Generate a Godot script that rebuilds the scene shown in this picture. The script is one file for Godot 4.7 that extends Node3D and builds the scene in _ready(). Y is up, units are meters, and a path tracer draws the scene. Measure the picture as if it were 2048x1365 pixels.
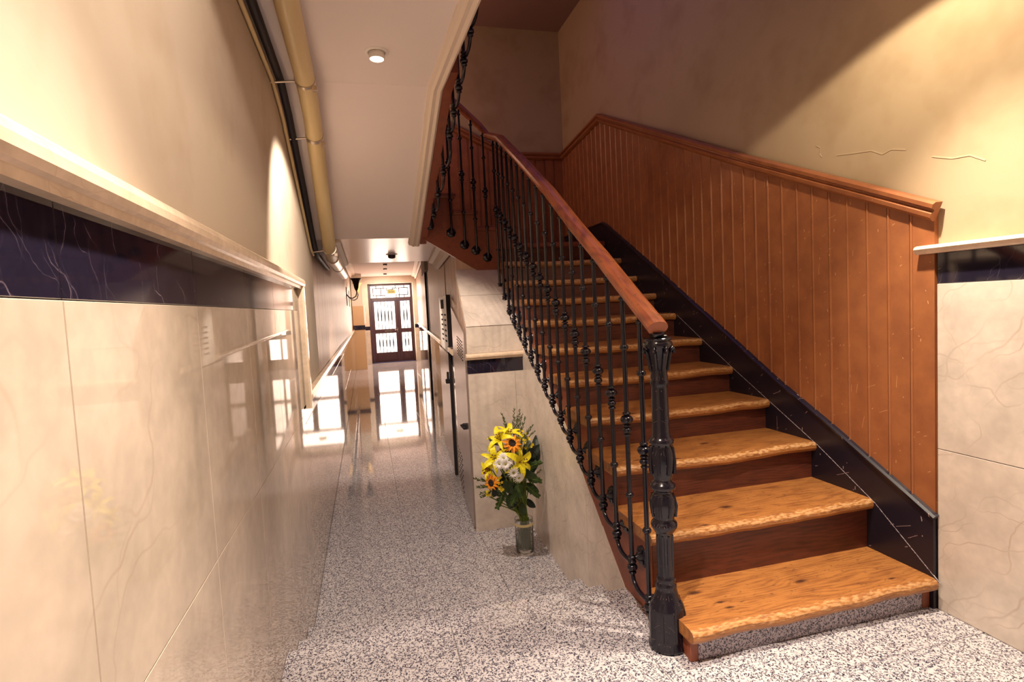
extends Node3D
# A stair hall: camera stands on a granite landing at y = 0; a corridor three steps lower runs away along -z to a glazed street door.

const CEIL := 2.395
const LOW := -0.36
const XL := -0.35
const XR := 1.99
# nosing line of the lower flight: distance from the camera, height
const TD := [1.555, 1.825, 2.123, 2.429, 2.722, 3.009, 3.296, 3.55, 3.828, 4.076, 4.364]
const TY := [0.122, 0.334, 0.506, 0.658, 0.803, 0.95, 1.103, 1.242, 1.382, 1.536, 1.704]

var rng := RandomNumberGenerator.new()
var M := {}


# ---------------------------------------------------------------- mesh builder
class MB:
	var v := PackedVector3Array()
	var n := PackedVector3Array()
	var t := PackedVector2Array()

	func tri(a: Vector3, b: Vector3, c: Vector3, na: Vector3, nb := Vector3.ZERO, nc := Vector3.ZERO, ua := Vector2.ZERO, ub := Vector2.ZERO, uc := Vector2.ZERO) -> void:
		if nb == Vector3.ZERO:
			nb = na
			nc = na
		var g := (b - a).cross(c - a)
		if g.length_squared() < 1e-16:
			return
		if g.dot(na + nb + nc) > 0.0:
			v.append_array([a, c, b])
			n.append_array([na, nc, nb])
			t.append_array([ua, uc, ub])
		else:
			v.append_array([a, b, c])
			n.append_array([na, nb, nc])
			t.append_array([ua, ub, uc])

	func quad(a: Vector3, b: Vector3, c: Vector3, d: Vector3, nn: Vector3, ua := Vector2.ZERO, ub := Vector2.ZERO, uc := Vector2.ZERO, ud := Vector2.ZERO) -> void:
		tri(a, b, c, nn, Vector3.ZERO, Vector3.ZERO, ua, ub, uc)
		tri(a, c, d, nn, Vector3.ZERO, Vector3.ZERO, ua, uc, ud)

	func quad4(p: Array, q: Array) -> void:
		tri(p[0], p[1], p[2], q[0], q[1], q[2])
		tri(p[0], p[2], p[3], q[0], q[2], q[3])

	func box(lo: Vector3, hi: Vector3, ch := 0.0, xf := Transform3D()) -> void:
		var c := (lo + hi) / 2
		var h := (hi - lo) / 2
		ch = minf(ch, minf(h.x, minf(h.y, h.z)) * 0.9)
		for ax in 3:
			var b := (ax + 1) % 3
			var d := (ax + 2) % 3
			for s: float in [-1.0, 1.0]:
				var nn := Vector3.ZERO
				nn[ax] = s
				var p := []
				for k in [[-1, -1], [1, -1], [1, 1], [-1, 1]]:
					var q := Vector3.ZERO
					q[ax] = s * h[ax]
					q[b] = k[0] * (h[b] - ch)
					q[d] = k[1] * (h[d] - ch)
					p.append(xf * (c + q))
				quad(p[0], p[1], p[2], p[3], xf.basis * nn)
			if ch > 0.0:
				for k in [[-1, -1], [1, -1], [1, 1], [-1, 1]]:
					var p := []
					for e in [[0, -1], [1, -1], [1, 1], [0, 1]]:
						var q := Vector3.ZERO
						q[b] = k[0] * (h[b] - (0.0 if e[0] == 0 else ch))
						q[d] = k[1] * (h[d] - (ch if e[0] == 0 else 0.0))
						q[ax] = e[1] * (h[ax] - ch)
						p.append(xf * (c + q))
					var nn := Vector3.ZERO
					nn[b] = k[0]
					nn[d] = k[1]
					quad(p[0], p[1], p[2], p[3], (xf.basis * nn).normalized())
		if ch > 0.0:
			for i in 8:
				var s := Vector3(1 if i & 1 else -1, 1 if i & 2 else -1, 1 if i & 4 else -1)
				var k := h - Vector3(ch, ch, ch)
				tri(xf * (c + s * Vector3(h.x, k.y, k.z)), xf * (c + s * Vector3(k.x, h.y, k.z)), xf * (c + s * Vector3(k.x, k.y, h.z)), (xf.basis * s).normalized())

	# polygon given as (d, y) with z = -d, pushed out between two x values that may depend on d: x = xa[0] + xa[1] * d
	func prism(pts: Array, xa: Vector2, xb: Vector2) -> void:
		var poly := PackedVector2Array(pts)
		if Geometry2D.is_polygon_clockwise(poly):
			poly.reverse()
		var ids := Geometry2D.triangulate_polygon(poly)
		var A := []
		var B := []
		for p in poly:
			A.append(Vector3(xa.x + xa.y * p.x, p.y, -p.x))
			B.append(Vector3(xb.x + xb.y * p.x, p.y, -p.x))
		var s := signf(xb.x + xb.y * poly[0].x - xa.x - xa.y * poly[0].x)
		for i in range(0, ids.size(), 3):
			tri(A[ids[i]], A[ids[i + 1]], A[ids[i + 2]], Vector3(-s, 0, 0))
			tri(B[ids[i]], B[ids[i + 1]], B[ids[i + 2]], Vector3(s, 0, 0))
		for i in poly.size():
			var j := (i + 1) % poly.size()
			var e := poly[j] - poly[i]
			var o := Vector2(e.y, -e.x).normalized()
			# Geometry2D counts y down: find the outside by trying
			var mid := (poly[i] + poly[j]) / 2 + o * 1e-4
			if Geometry2D.is_point_in_polygon(mid, poly):
				o = -o
			quad(A[i], A[j], B[j], B[i], Vector3(0, o.y, -o.x))

	# polygon in x, y pushed out along z
	func prism_z(pts: Array, z0: float, z1: float) -> void:
		var poly := PackedVector2Array(pts)
		var ids := Geometry2D.triangulate_polygon(poly)
		for i in range(0, ids.size(), 3):
			for zz: float in [z0, z1]:
				var a := poly[ids[i]]
				var b := poly[ids[i + 1]]
				var c := poly[ids[i + 2]]
				tri(Vector3(a.x, a.y, zz), Vector3(b.x, b.y, zz), Vector3(c.x, c.y, zz), Vector3(0, 0, 1 if zz == maxf(z0, z1) else -1))
		for i in poly.size():
			var j := (i + 1) % poly.size()
			var e := poly[j] - poly[i]
			var o := Vector2(e.y, -e.x).normalized()
			if Geometry2D.is_point_in_polygon((poly[i] + poly[j]) / 2 + o * 1e-4, poly):
				o = -o
			quad(Vector3(poly[i].x, poly[i].y, z0), Vector3(poly[j].x, poly[j].y, z0), Vector3(poly[j].x, poly[j].y, z1), Vector3(poly[i].x, poly[i].y, z1), Vector3(o.x, o.y, 0))

	func lathe(prof: Array, seg := 16, xf := Transform3D(), flute := 0.0, flutes := 8) -> void:
		var m := prof.size()
		var nr := []
		for i in m:
			var a: Vector2 = prof[maxi(i - 1, 0)]
			var b: Vector2 = prof[mini(i + 1, m - 1)]
			var e := (b - a).normalized()
			nr.append(Vector2(e.y, -e.x))
		for i in m - 1:
			for k in seg:
				var P := []
				var Q := []
				for c in [[i, k], [i, k + 1], [i + 1, k + 1], [i + 1, k]]:
					var an: float = TAU * c[1] / seg
					var p: Vector2 = prof[c[0]]
					var r := p.x * (1.0 + flute * cos(an * flutes))
					P.append(xf * Vector3(r * cos(an), p.y, r * sin(an)))
					Q.append((xf.basis * Vector3(nr[c[0]].x * cos(an), nr[c[0]].y, nr[c[0]].x * sin(an))).normalized())
				quad4(P, Q)

	func tube(path: Array, r: float, seg := 8, r1 := -1.0) -> void:
		if r1 < 0:
			r1 = r
		var m := path.size()
		var up := Vector3(0.13, 0.2, 0.97)
		var ring := []
		for i in m:
			var tg: Vector3 = (path[mini(i + 1, m - 1)] - path[maxi(i - 1, 0)]).normalized()
			var s := tg.cross(up)
			if s.length() < 0.05:
				s = tg.cross(Vector3(1, 0, 0))
			s = s.normalized()
			up = s.cross(tg).normalized()
			var row := []
			var rr := lerpf(r, r1, float(i) / (m - 1))
			for k in seg:
				var an := TAU * k / seg
				var o := s * cos(an) + up * sin(an)
				row.append([path[i] + o * rr, o])
			ring.append(row)
		for i in m - 1:
			for k in seg:
				var k2 := (k + 1) % seg
				quad4([ring[i][k][0], ring[i][k2][0], ring[i + 1][k2][0], ring[i + 1][k][0]], [ring[i][k][1], ring[i][k2][1], ring[i + 1][k2][1], ring[i + 1][k][1]])
		for e in [0, m - 1]:
			var nn: Vector3 = (path[0] - path[1]).normalized() if e == 0 else (path[m - 1] - path[m - 2]).normalized()
			for k in range(1, seg - 1):
				tri(ring[e][0][0], ring[e][k][0], ring[e][k + 1][0], nn)

	# closed section (a outwards, b up) carried along a path; out is fixed, or level and square to the path if zero
	func sweep(sec: Array, path: Array, out := Vector3.ZERO, vlen := 1.0) -> void:
		var m := path.size()
		var rows := []
		var run := 0.0
		var runs := []
		var cen := Vector2.ZERO
		for q: Vector2 in sec:
			cen += q / sec.size()
		for i in m:
			if i > 0:
				run += (path[i] - path[i - 1]).length()
			runs.append(run)
			var t0: Vector3 = (path[i] - path[maxi(i - 1, 0)]) if i > 0 else path[1] - path[0]
			var t1: Vector3 = (path[mini(i + 1, m - 1)] - path[i]) if i < m - 1 else path[m - 1] - path[m - 2]
			t0 = t0.normalized()
			t1 = t1.normalized()
			var tg := (t0 + t1).normalized()
			var o := out
			if out == Vector3.ZERO:
				o = Vector3.UP.cross(tg).normalized()
			var u := tg.cross(o).normalized()
			var k := 1.0 / maxf(0.5, t0.dot(tg))
			if u.y < 0 and absf(u.y) > 0.05:
				u = -u
			var row := []
			for q: Vector2 in sec:
				row.append([path[i] + o * q.x * (k if out == Vector3.ZERO else 1.0) + u * q.y * (k if out != Vector3.ZERO else 1.0), o, u])
			rows.append(row)
		var per := 0.0
		for j in sec.size():
			var j2 := (j + 1) % sec.size()
			var e: Vector2 = sec[j2] - sec[j]
			var nn := Vector2(e.y, -e.x).normalized()
			if nn.dot((sec[j] + sec[j2]) / 2 - cen) < 0:
				nn = -nn
			for i in m - 1:
				var a = rows[i]
				var b = rows[i + 1]
				var n0: Vector3 = a[j][1] * nn.x + a[j][2] * nn.y
				quad(a[j][0], a[j2][0], b[j2][0], b[j][0], n0, Vector2(runs[i] / vlen, per), Vector2(runs[i] / vlen, per + e.length() / vlen), Vector2(runs[i + 1] / vlen, per + e.length() / vlen), Vector2(runs[i + 1] / vlen, per))
			per += e.length() / vlen
		var ids := Geometry2D.triangulate_polygon(PackedVector2Array(sec))
		for e in [0, m - 1]:
			var nn: Vector3 = (path[0] - path[1]).normalized() if e == 0 else (path[m - 1] - path[m - 2]).normalized()
			for i in range(0, ids.size(), 3):
				tri(rows[e][ids[i]][0], rows[e][ids[i + 1]][0], rows[e][ids[i + 2]][0], nn)

	func mesh() -> ArrayMesh:
		var a := []
		a.resize(Mesh.ARRAY_MAX)
		a[Mesh.ARRAY_VERTEX] = v
		a[Mesh.ARRAY_NORMAL] = n
		a[Mesh.ARRAY_TEX_UV] = t
		var am := ArrayMesh.new()
		am.add_surface_from_arrays(Mesh.PRIMITIVE_TRIANGLES, a)
		return am


# ---------------------------------------------------------------- naming and placing
var used := {}


func numbered(called: String) -> String:
	if not used.has(called):
		used[called] = 0
		return called
	used[called] += 1
	return "%s_%03d" % [called, used[called]]


func tag(o: Node3D, label: String, category: String, group := "", kind := "") -> Node3D:
	if label:
		o.set_meta("label", label)
	if category:
		o.set_meta("category", category)
	if group:
		o.set_meta("group", group)
	if kind:
		o.set_meta("kind", kind)
	return o


func thing(called: String, label: String, category: String, at := Vector3.ZERO, group := "", kind := "") -> Node3D:
	var o := Node3D.new()
	o.name = numbered(called)
	add_child(o)
	o.position = at
	return tag(o, label, category, group, kind)


func put(called: String, mb: MB, m: Material, parent: Node = null, at := Vector3.ZERO) -> MeshInstance3D:
	return put_mesh(called, mb.mesh(), m, parent, at)


func put_mesh(called: String, me: Mesh, m: Material, parent: Node = null, at := Vector3.ZERO) -> MeshInstance3D:
	var o := MeshInstance3D.new()
	o.mesh = me
	o.material_override = m
	o.cast_shadow = GeometryInstance3D.SHADOW_CASTING_SETTING_ON
	if parent == null:
		o.name = numbered(called)
		add_child(o)
	else:
		o.name = called
		parent.add_child(o, true)
	o.position = at
	return o


func one_box(called: String, lo: Vector3, hi: Vector3, m: Material, parent: Node = null, ch := 0.0) -> MeshInstance3D:
	var b := MB.new()
	var c := Vector3((lo.x + hi.x) / 2, lo.y, (lo.z + hi.z) / 2)
	if parent != null and parent is Node3D:
		c = Vector3.ZERO
	b.box(lo - c, hi - c, ch)
	return put(called, b, m, parent, c)


# ---------------------------------------------------------------- materials
func noise(kind: int, freq: float, sd: int, oct := 3) -> FastNoiseLite:
	var f := FastNoiseLite.new()
	f.noise_type = kind as FastNoiseLite.NoiseType
	f.frequency = freq
	f.seed = sd
	f.fractal_octaves = oct
	return f


func grey(size: int, freq: float, sd: int, oct := 3) -> PackedByteArray:
	var im := noise(FastNoiseLite.TYPE_SIMPLEX_SMOOTH, freq, sd, oct).get_seamless_image(size, size, false, false, 0.12, true)
	im.convert(Image.FORMAT_L8)
	return im.get_data()


func tex(w: int, h: int, data: PackedByteArray) -> ImageTexture:
	return ImageTexture.create_from_image(Image.create_from_data(w, h, false, Image.FORMAT_RGB8, data))


func ramp3(a: Color, b: Color, c: Color, t: float) -> Color:
	return a.lerp(b, t * 2.0) if t < 0.5 else b.lerp(c, t * 2.0 - 1.0)


func granite_tex() -> ImageTexture:
	var s := 1024
	var a := grey(s, 0.03, 3, 3)
	var b := grey(s, 0.09, 9, 2)
	var out := PackedByteArray()
	out.resize(s * s * 3)
	for i in s * s:
		var k := 0.86 + (a[i] - 128) / 255.0 * 0.10 + (b[i] - 128) / 255.0 * 0.16
		out[i * 3] = int(clampf(k + 0.01, 0, 1) * 255)
		out[i * 3 + 1] = int(clampf(k - 0.015, 0, 1) * 255)
		out[i * 3 + 2] = int(clampf(k, 0, 1) * 255)
	var r := RandomNumberGenerator.new()
	r.seed = 44
	for g in 9500:
		var c := Vector2(r.randf() * s, r.randf() * s)
		var an := r.randf() * TAU
		var la := r.randf_range(3.0, 9.0)
		var lb := r.randf_range(1.8, 3.6)
		var t := r.randf()
		var col := Color(0.24, 0.225, 0.29) if t < 0.42 else (Color(0.45, 0.43, 0.49) if t < 0.8 else Color(0.66, 0.63, 0.66))
		var ca := cos(an)
		var sa := sin(an)
		var bend := r.randf_range(-0.06, 0.06)
		for dy in range(-9, 10):
			for dx in range(-9, 10):
				var u := dx * ca + dy * sa
				var v := -dx * sa + dy * ca + bend * u * u
				if (u * u) / (la * la) + (v * v) / (lb * lb) < 1.0:
					var o := (posmod(int(c.y) + dy, s) * s + posmod(int(c.x) + dx, s)) * 3
					out[o] = int(col.r * 255)
					out[o + 1] = int(col.g * 255)
					out[o + 2] = int(col.b * 255)
	return tex(s, s, out)


func marble_tex(base: Color, vein: Color, strength: float, sd: int, count := 16, heading := 0.6, width := 3.0) -> ImageTexture:
	var s := 1024
	var a := grey(s, 0.004, sd, 4)
	var c := grey(s, 0.02, sd + 8, 4)
	var wt := PackedFloat32Array()
	wt.resize(s * s)
	var r := RandomNumberGenerator.new()
	r.seed = sd
	for k in count:
		var p := Vector2(r.randf() * s, r.randf() * s)
		var an := heading + r.randf_range(-0.35, 0.35) + (PI / 2 if r.randf() < 0.2 else 0.0)
		var n := r.randi_range(120, 620)
		var str0 := r.randf_range(0.35, 1.0)
		var wd := r.randf_range(0.35, 1.0) * width
		for q in n:
			an += r.randf_range(-0.16, 0.16) + (heading - an) * 0.012
			p += Vector2(cos(an), sin(an))
			var f := str0 * sin(PI * q / n) * (0.55 + 0.9 * c[posmod(int(p.y), s) * s + posmod(int(p.x), s)] / 255.0 - 0.2)
			var rr := int(ceil(wd)) + 1
			for dy in range(-rr, rr + 1):
				for dx in range(-rr, rr + 1):
					var e := 1.0 - Vector2(dx, dy).length() / (wd + 0.8)
					if e > 0.0:
						var o := posmod(int(p.y) + dy, s) * s + posmod(int(p.x) + dx, s)
						wt[o] = maxf(wt[o], f * e)
	var out := PackedByteArray()
	out.resize(s * s * 3)
	for i in s * s:
		var k := base.lerp(vein, clampf(wt[i] * strength, 0, 1))
		var cl := 1.0 + (a[i] - 128) / 255.0 * 0.13 + (c[i] - 128) / 255.0 * 0.06
		out[i * 3] = int(clampf(k.r * cl, 0, 1) * 255)
		out[i * 3 + 1] = int(clampf(k.g * cl, 0, 1) * 255)
		out[i * 3 + 2] = int(clampf(k.b * cl, 0, 1) * 255)
	return tex(s, s, out)


func cloudy_tex(s: int, base: Color, dark: Color, freq: float, amount: float, sd: int, streak := 1) -> ImageTexture:
	var a := grey(s, freq, sd, 5)
	var b := grey(s, freq * 5.0, sd + 3, 3)
	var out := PackedByteArray()
	out.resize(s * s * 3)
	for y in s:
		for x in s:
			var i := y * s + x
			var j := (y / streak) * s + x
			var t := clampf((a[j] / 255.0 - 0.5) * 2.0 + (b[j] / 255.0 - 0.5) * 0.7, 0.0, 1.0) * amount
			var k := base.lerp(dark, t)
			out[i * 3] = int(k.r * 255)
			out[i * 3 + 1] = int(k.g * 255)
			out[i * 3 + 2] = int(k.b * 255)
	return tex(s, s, out)


func scratched_tex(s: int, base: Color, dark: Color, mark: Color, count: int, sd: int) -> ImageTexture:
	var a := grey(s, 0.008, sd, 4)
	var b := grey(s, 0.05, sd + 2, 3)
	var im := Image.create(s, s, false, Image.FORMAT_RGB8)
	for y in s:
		for x in s:
			var i := y * s + x
			im.set_pixel(x, y, base.lerp(dark, clampf((a[i] / 255.0 - 0.5) * 0.9 + (b[i] / 255.0 - 0.5) * 0.15 + 0.25, 0, 1)))
	var r := RandomNumberGenerator.new()
	r.seed = sd
	for k in count:
		var p := Vector2(r.randf() * s, r.randf() * s)
		var an := r.randf_range(0.3, 0.75) if r.randf() < 0.6 else r.randf_range(1.3, 1.8)
		var len := r.randf_range(2, 12) if r.randf() < 0.8 else r.randf_range(18, 46)
		var wd := 2 if len < 14 else 1
		for q in int(len):
			var pp := p + Vector2(cos(an), sin(an)) * q
			for w in wd:
				im.set_pixel(posmod(int(pp.x) + w, s), posmod(int(pp.y), s), mark)
	return ImageTexture.create_from_image(im)


# one board: u along its length, v from the back edge (0) over the front edge (0.8) down the nose (1)
func board_tex(sd: int, base: Color, dark: Color, knots: Array, worn: float, stain: float) -> ImageTexture:
	var w := 1024
	var h := 512
	var f1 := noise(FastNoiseLite.TYPE_SIMPLEX_SMOOTH, 0.004, sd, 3)
	var f2 := noise(FastNoiseLite.TYPE_SIMPLEX_SMOOTH, 0.05, sd + 1, 2)
	var f3 := noise(FastNoiseLite.TYPE_SIMPLEX_SMOOTH, 0.012, sd + 2, 4)
	var out := PackedByteArray()
	out.resize(w * h * 3)
	var pale := Color(0.83, 0.66, 0.47)
	for y in h:
		for x in w:
			var t := y * 0.13 + f1.get_noise_2d(x * 0.3, y * 0.9) * 9.0
			var kd := 0.0
			for k: Vector3 in knots:
				var d := Vector2((x - k.x * w) / (2.0 * k.z), (y - k.y * h) / k.z)
				var l := d.length()
				if l < 9.0:
					t += 5.0 * exp(-l * l * 0.16)
					kd = maxf(kd, clampf(1.25 - l * (0.9 + 0.25 * f2.get_noise_2d(x * 3.0, y * 3.0)), 0.0, 1.0))
			var g := 0.5 + 0.5 * sin(t * 2.2)
			var fine := f2.get_noise_2d(x * 0.12, y * 2.2)
			var broad := f3.get_noise_2d(x * 0.5, y)
			var c := base.lerp(dark, clampf(0.34 * g * g + 0.4 * fine + 0.5 * broad + 0.08, 0.0, 1.0))
			if stain > 0.0 and x < w * 0.26:
				var ed := x / float(w) + 0.10 * f3.get_noise_2d(x * 1.4, y * 1.1) + 0.11 * y / float(h)
				c = c.lerp(dark * 0.82, stain * (1.0 - smoothstep(0.19, 0.205, ed)))
			c = c.lerp(Color(0.24, 0.14, 0.11), kd * 0.9)
			var sc := f3.get_noise_2d(x * 2.1 + 900, y * 3.0)
			if sc > 0.40:
				c = c.lerp(Color(0.36, 0.24, 0.17), minf(0.45, (sc - 0.40) * 3.0))
			var e := 1.0 - absf(y / float(h) - 0.80) / 0.085
			if e > 0.0:
				var q := e + f2.get_noise_2d(x * 0.6, y) * 0.9 - 0.35
				if q > 0.0:
					c = c.lerp(pale, minf(1.0, q * 1.4) * worn)
			var i := (y * w + x) * 3
			out[i] = int(clampf(c.r, 0, 1) * 255)
			out[i + 1] = int(clampf(c.g, 0, 1) * 255)
			out[i + 2] = int(clampf(c.b, 0, 1) * 255)
	return tex(w, h, out)


func mat(called: String, c: Color, rough: float, metal := 0.0, tx: Texture2D = null, tri := 0.0) -> StandardMaterial3D:
	var m := StandardMaterial3D.new()
	m.resource_name = called
	m.albedo_color = c
	m.roughness = rough
	m.metallic = metal
	if tx:
		m.albedo_texture = tx
		if tri > 0.0:
			m.uv1_triplanar = true
			m.uv1_world_triplanar = true
			m.uv1_scale = Vector3(tri, tri, tri)
			m.uv1_triplanar_sharpness = 6.0
	m.metallic_specular = 0.62 if called in ["marble", "granite", "black_marble"] else 0.5
	M[called] = m
	return m


func make_materials() -> void:
	var W := Color(1, 1, 1)
	var gt := granite_tex()
	mat("granite", Color(0.9, 0.9, 0.9), 0.05, 0.0, gt, 1.6)
	mat("granite_face", Color(0.8, 0.78, 0.8), 0.4, 0.0, gt, 1.6)
	mat("grout", Color(0.36, 0.33, 0.35), 0.8)
	mat("marble", W, 0.02, 0.0, marble_tex(Color(0.775, 0.71, 0.645), Color(0.55, 0.43, 0.36), 0.25, 31, 16, 2.2, 5.0), 0.9)
	mat("marble_matt", W, 0.24, 0.0, marble_tex(Color(0.82, 0.765, 0.72), Color(0.52, 0.40, 0.34), 0.32, 77, 40, 0.6, 5.0), 1.1)
	mat("black_marble", W, 0.06, 0.0, marble_tex(Color(0.125, 0.11, 0.17), Color(0.58, 0.50, 0.52), 1.0, 51, 44, 1.2, 3.0), 2.2)
	mat("marble_trim", W, 0.16, 0.0, marble_tex(Color(0.88, 0.78, 0.68), Color(0.62, 0.48, 0.38), 0.4, 90), 2.0)
	mat("plaster", W, 0.62, 0.0, cloudy_tex(512, Color(0.80, 0.735, 0.66), Color(0.75, 0.67, 0.58), 0.006, 0.7, 5), 0.55)
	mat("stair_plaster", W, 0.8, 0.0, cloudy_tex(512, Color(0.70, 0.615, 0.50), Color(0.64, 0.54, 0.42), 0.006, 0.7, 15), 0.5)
	mat("stucco", W, 0.36, 0.0, cloudy_tex(512, Color(0.78, 0.66, 0.57), Color(0.58, 0.43, 0.38), 0.012, 0.8, 25, 6), 0.9)  # vertical streaks put the glossy wall's reflections into the colour
	mat("ceiling_paint", Color(0.93, 0.88, 0.865), 0.75)
	mat("gloss_ceiling", Color(0.88, 0.80, 0.77), 0.25)
	mat("cornice", Color(0.92, 0.85, 0.78), 0.55)
	mat("stair_ceiling", Color(0.55, 0.42, 0.38), 0.8)
	mat("iron", Color(0.07, 0.062, 0.11), 0.18)
	mat("chipped_iron", W, 0.2, 0.0, scratched_tex(512, Color(0.07, 0.062, 0.11), Color(0.10, 0.075, 0.11), Color(0.55, 0.45, 0.42), 190, 8), 4.0)
	mat("panel_paint", W, 0.38, 0.0, scratched_tex(1024, Color(0.62, 0.385, 0.235), Color(0.51, 0.30, 0.195), Color(0.88, 0.68, 0.5), 190, 12), 0.85)
	mat("skirting_paint", W, 0.3, 0.0, scratched_tex(512, Color(0.115, 0.10, 0.15), Color(0.14, 0.115, 0.165), Color(0.7, 0.6, 0.58), 90, 6), 1.1)
	mat("string_wood", W, 0.45, 0.0, cloudy_tex(512, Color(0.52, 0.27, 0.17), Color(0.40, 0.20, 0.14), 0.02, 0.6, 45), 1.5)
	mat("riser_wood", W, 0.42, 0.0, board_tex(5, Color(0.40, 0.205, 0.15), Color(0.25, 0.13, 0.12), [], 0.0, 0.0))
	mat("rail_wood", W, 0.42, 0.0, board_tex(6, Color(0.64, 0.36, 0.21), Color(0.45, 0.22, 0.14), [], 0.0, 0.0))
	var base := Color(0.67, 0.445, 0.24)
	var dark := Color(0.45, 0.265, 0.145)
	mat("tread_wood_one", W, 0.36, 0.0, board_tex(11, base, dark, [Vector3(0.55, 0.36, 13), Vector3(0.19, 0.44, 9), Vector3(0.2, 0.54, 9), Vector3(0.86, 0.62, 7), Vector3(0.14, 0.22, 14)], 0.7, 0.0))
	mat("tread_wood_two", W, 0.36, 0.0, board_tex(12, base, dark, [Vector3(0.42, 0.40, 14), Vector3(0.1, 0.4, 8), Vector3(0.24, 0.72, 11)], 0.8, 0.0))
	mat("tread_wood_three", W, 0.36, 0.0, board_tex(13, base, dark, [Vector3(0.55, 0.3, 13), Vector3(0.13, 0.6, 8), Vector3(0.3, 0.7, 12)], 0.9, 0.0))
	mat("pipe_paint", Color(0.84, 0.75, 0.56), 0.4)
	mat("zinc", Color(0.82, 0.76, 0.70), 0.28, 0.85)
	mat("cable", Color(0.11, 0.09, 0.13), 0.5)
	mat("steel", Color(0.75, 0.70, 0.68), 0.24, 0.75)
	mat("dark_hole", Color(0.1, 0.08, 0.11), 0.7)
	mat("chrome", Color(0.85, 0.82, 0.8), 0.12, 1.0)
	mat("white_enamel", Color(0.93, 0.90, 0.87), 0.35)
	mat("door_wood", Color(0.24, 0.12, 0.14), 0.38)
	mat("pier_ochre", Color(0.76, 0.60, 0.44), 0.5)
	mat("sconce_iron", Color(0.20, 0.13, 0.15), 0.4)
	mat("cream_glass", Color(0.9, 0.75, 0.5), 0.4)
	mat("sign_face", Color(0.62, 0.58, 0.28), 0.5)
	mat("sign_letter", Color(0.20, 0.18, 0.10), 0.5)
	mat("leaded", Color(0.28, 0.22, 0.22), 0.5)
	var g := mat("day_glass", Color(0.95, 0.95, 0.95), 0.35)
	g.emission_enabled = true
	g.emission = Color(1.0, 0.965, 0.92)
	g.emission_energy_multiplier = 1.9
	var l := mat("lamp_face", Color(1, 1, 1), 0.4)
	l.emission_enabled = true
	l.emission = Color(1.0, 0.93, 0.82)
	l.emission_energy_multiplier = 9.0
	var dg := mat("fill_glow", Color(0.6, 0.6, 0.8), 0.35)  # violet glow of the added fill panel
	dg.emission_enabled = true
	dg.emission = Color(0.55, 0.47, 1.0)
	dg.emission_energy_multiplier = 0.3
	# flowers
	mat("lily_petal", Color(0.93, 0.87, 0.09), 0.5)
	mat("sun_petal", Color(0.93, 0.58, 0.07), 0.6)
	mat("sun_disc", Color(0.16, 0.09, 0.07), 0.9)
	mat("daisy_petal", Color(0.95, 0.93, 0.92), 0.6)
	mat("daisy_eye", Color(0.62, 0.62, 0.22), 0.8)
	mat("yellow_bud", Color(0.86, 0.76, 0.12), 0.6)
	mat("red_petal", Color(0.48, 0.14, 0.08), 0.7)
	mat("stamen", Color(0.42, 0.18, 0.05), 0.7)
	mat("leaf_green", Color(0.18, 0.26, 0.10), 0.5)
	mat("twig_green", Color(0.20, 0.22, 0.10), 0.6)
	mat("fern_green", Color(0.22, 0.32, 0.12), 0.6)
	mat("stem_green", Color(0.42, 0.50, 0.16), 0.5)
	mat("dark_leaf", Color(0.09, 0.14, 0.09), 0.5)
	mat("ribbon_cloth", Color(0.90, 0.84, 0.62), 0.6)
	for k in ["lily_petal", "sun_petal", "daisy_petal", "leaf_green", "fern_green", "yellow_bud"]:
		M[k].backlight_enabled = true
		M[k].backlight = M[k].albedo_color * 0.4
	var gl := mat("vase_glass", Color(1, 1, 1, 0.04), 0.02)
	gl.refraction_enabled = true
	gl.refraction_scale = 0.05
	var wt := mat("water", Color(1, 1, 1, 0.0), 0.0)
	wt.refraction_enabled = true
	wt.refraction_scale = 0.033


# ---------------------------------------------------------------- lights
func spot(at: Vector3, aim: Vector3, angle: float, energy: float, c: Color, blend := 0.3, size := 0.03) -> void:
	var l := SpotLight3D.new()
	l.name = numbered("spot_beam")
	add_child(l)
	l.position = at
	l.look_at_from_position(at, at + aim, Vector3(0, 0, 1) if absf(aim.normalized().y) > 0.8 else Vector3.UP)
	l.spot_angle = angle
	l.spot_angle_attenuation = blend
	l.light_energy = energy
	l.light_color = c
	l.light_size = size
	l.spot_range = 30.0
	l.spot_attenuation = 2.0
	l.shadow_enabled = true


func area(at: Vector3, aim: Vector3, size: Vector2, energy: float, c: Color) -> void:
	var l := AreaLight3D.new()
	l.name = numbered("area_glow")
	add_child(l)
	l.look_at_from_position(at, at + aim, Vector3.UP if absf(aim.normalized().y) < 0.9 else Vector3(0, 0, 1))
	l.area_size = size
	l.light_energy = energy
	l.light_color = c
	l.area_range = 40.0
	l.shadow_enabled = true


# ---------------------------------------------------------------- helpers about the stairs
func edge_x(d: float) -> float:   # outer face of the lower flight's string
	return 0.965 + 0.0292 * (d - 1.6)


func nose(d: float) -> float:     # height of the line over the nosings
	if d <= TD[0]:
		return TY[0] - (TD[0] - d) * 0.78
	for i in TD.size() - 1:
		if d <= TD[i + 1]:
			return lerpf(TY[i], TY[i + 1], (d - TD[i]) / (TD[i + 1] - TD[i]))
	return TY[10]


func along(pts: Array, d: float) -> float:
	if d <= pts[0].x:
		return pts[0].y
	for i in pts.size() - 1:
		if d <= pts[i + 1].x:
			return lerpf(pts[i].y, pts[i + 1].y, (d - pts[i].x) / (pts[i + 1].x - pts[i].x))
	return pts[pts.size() - 1].y


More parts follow.
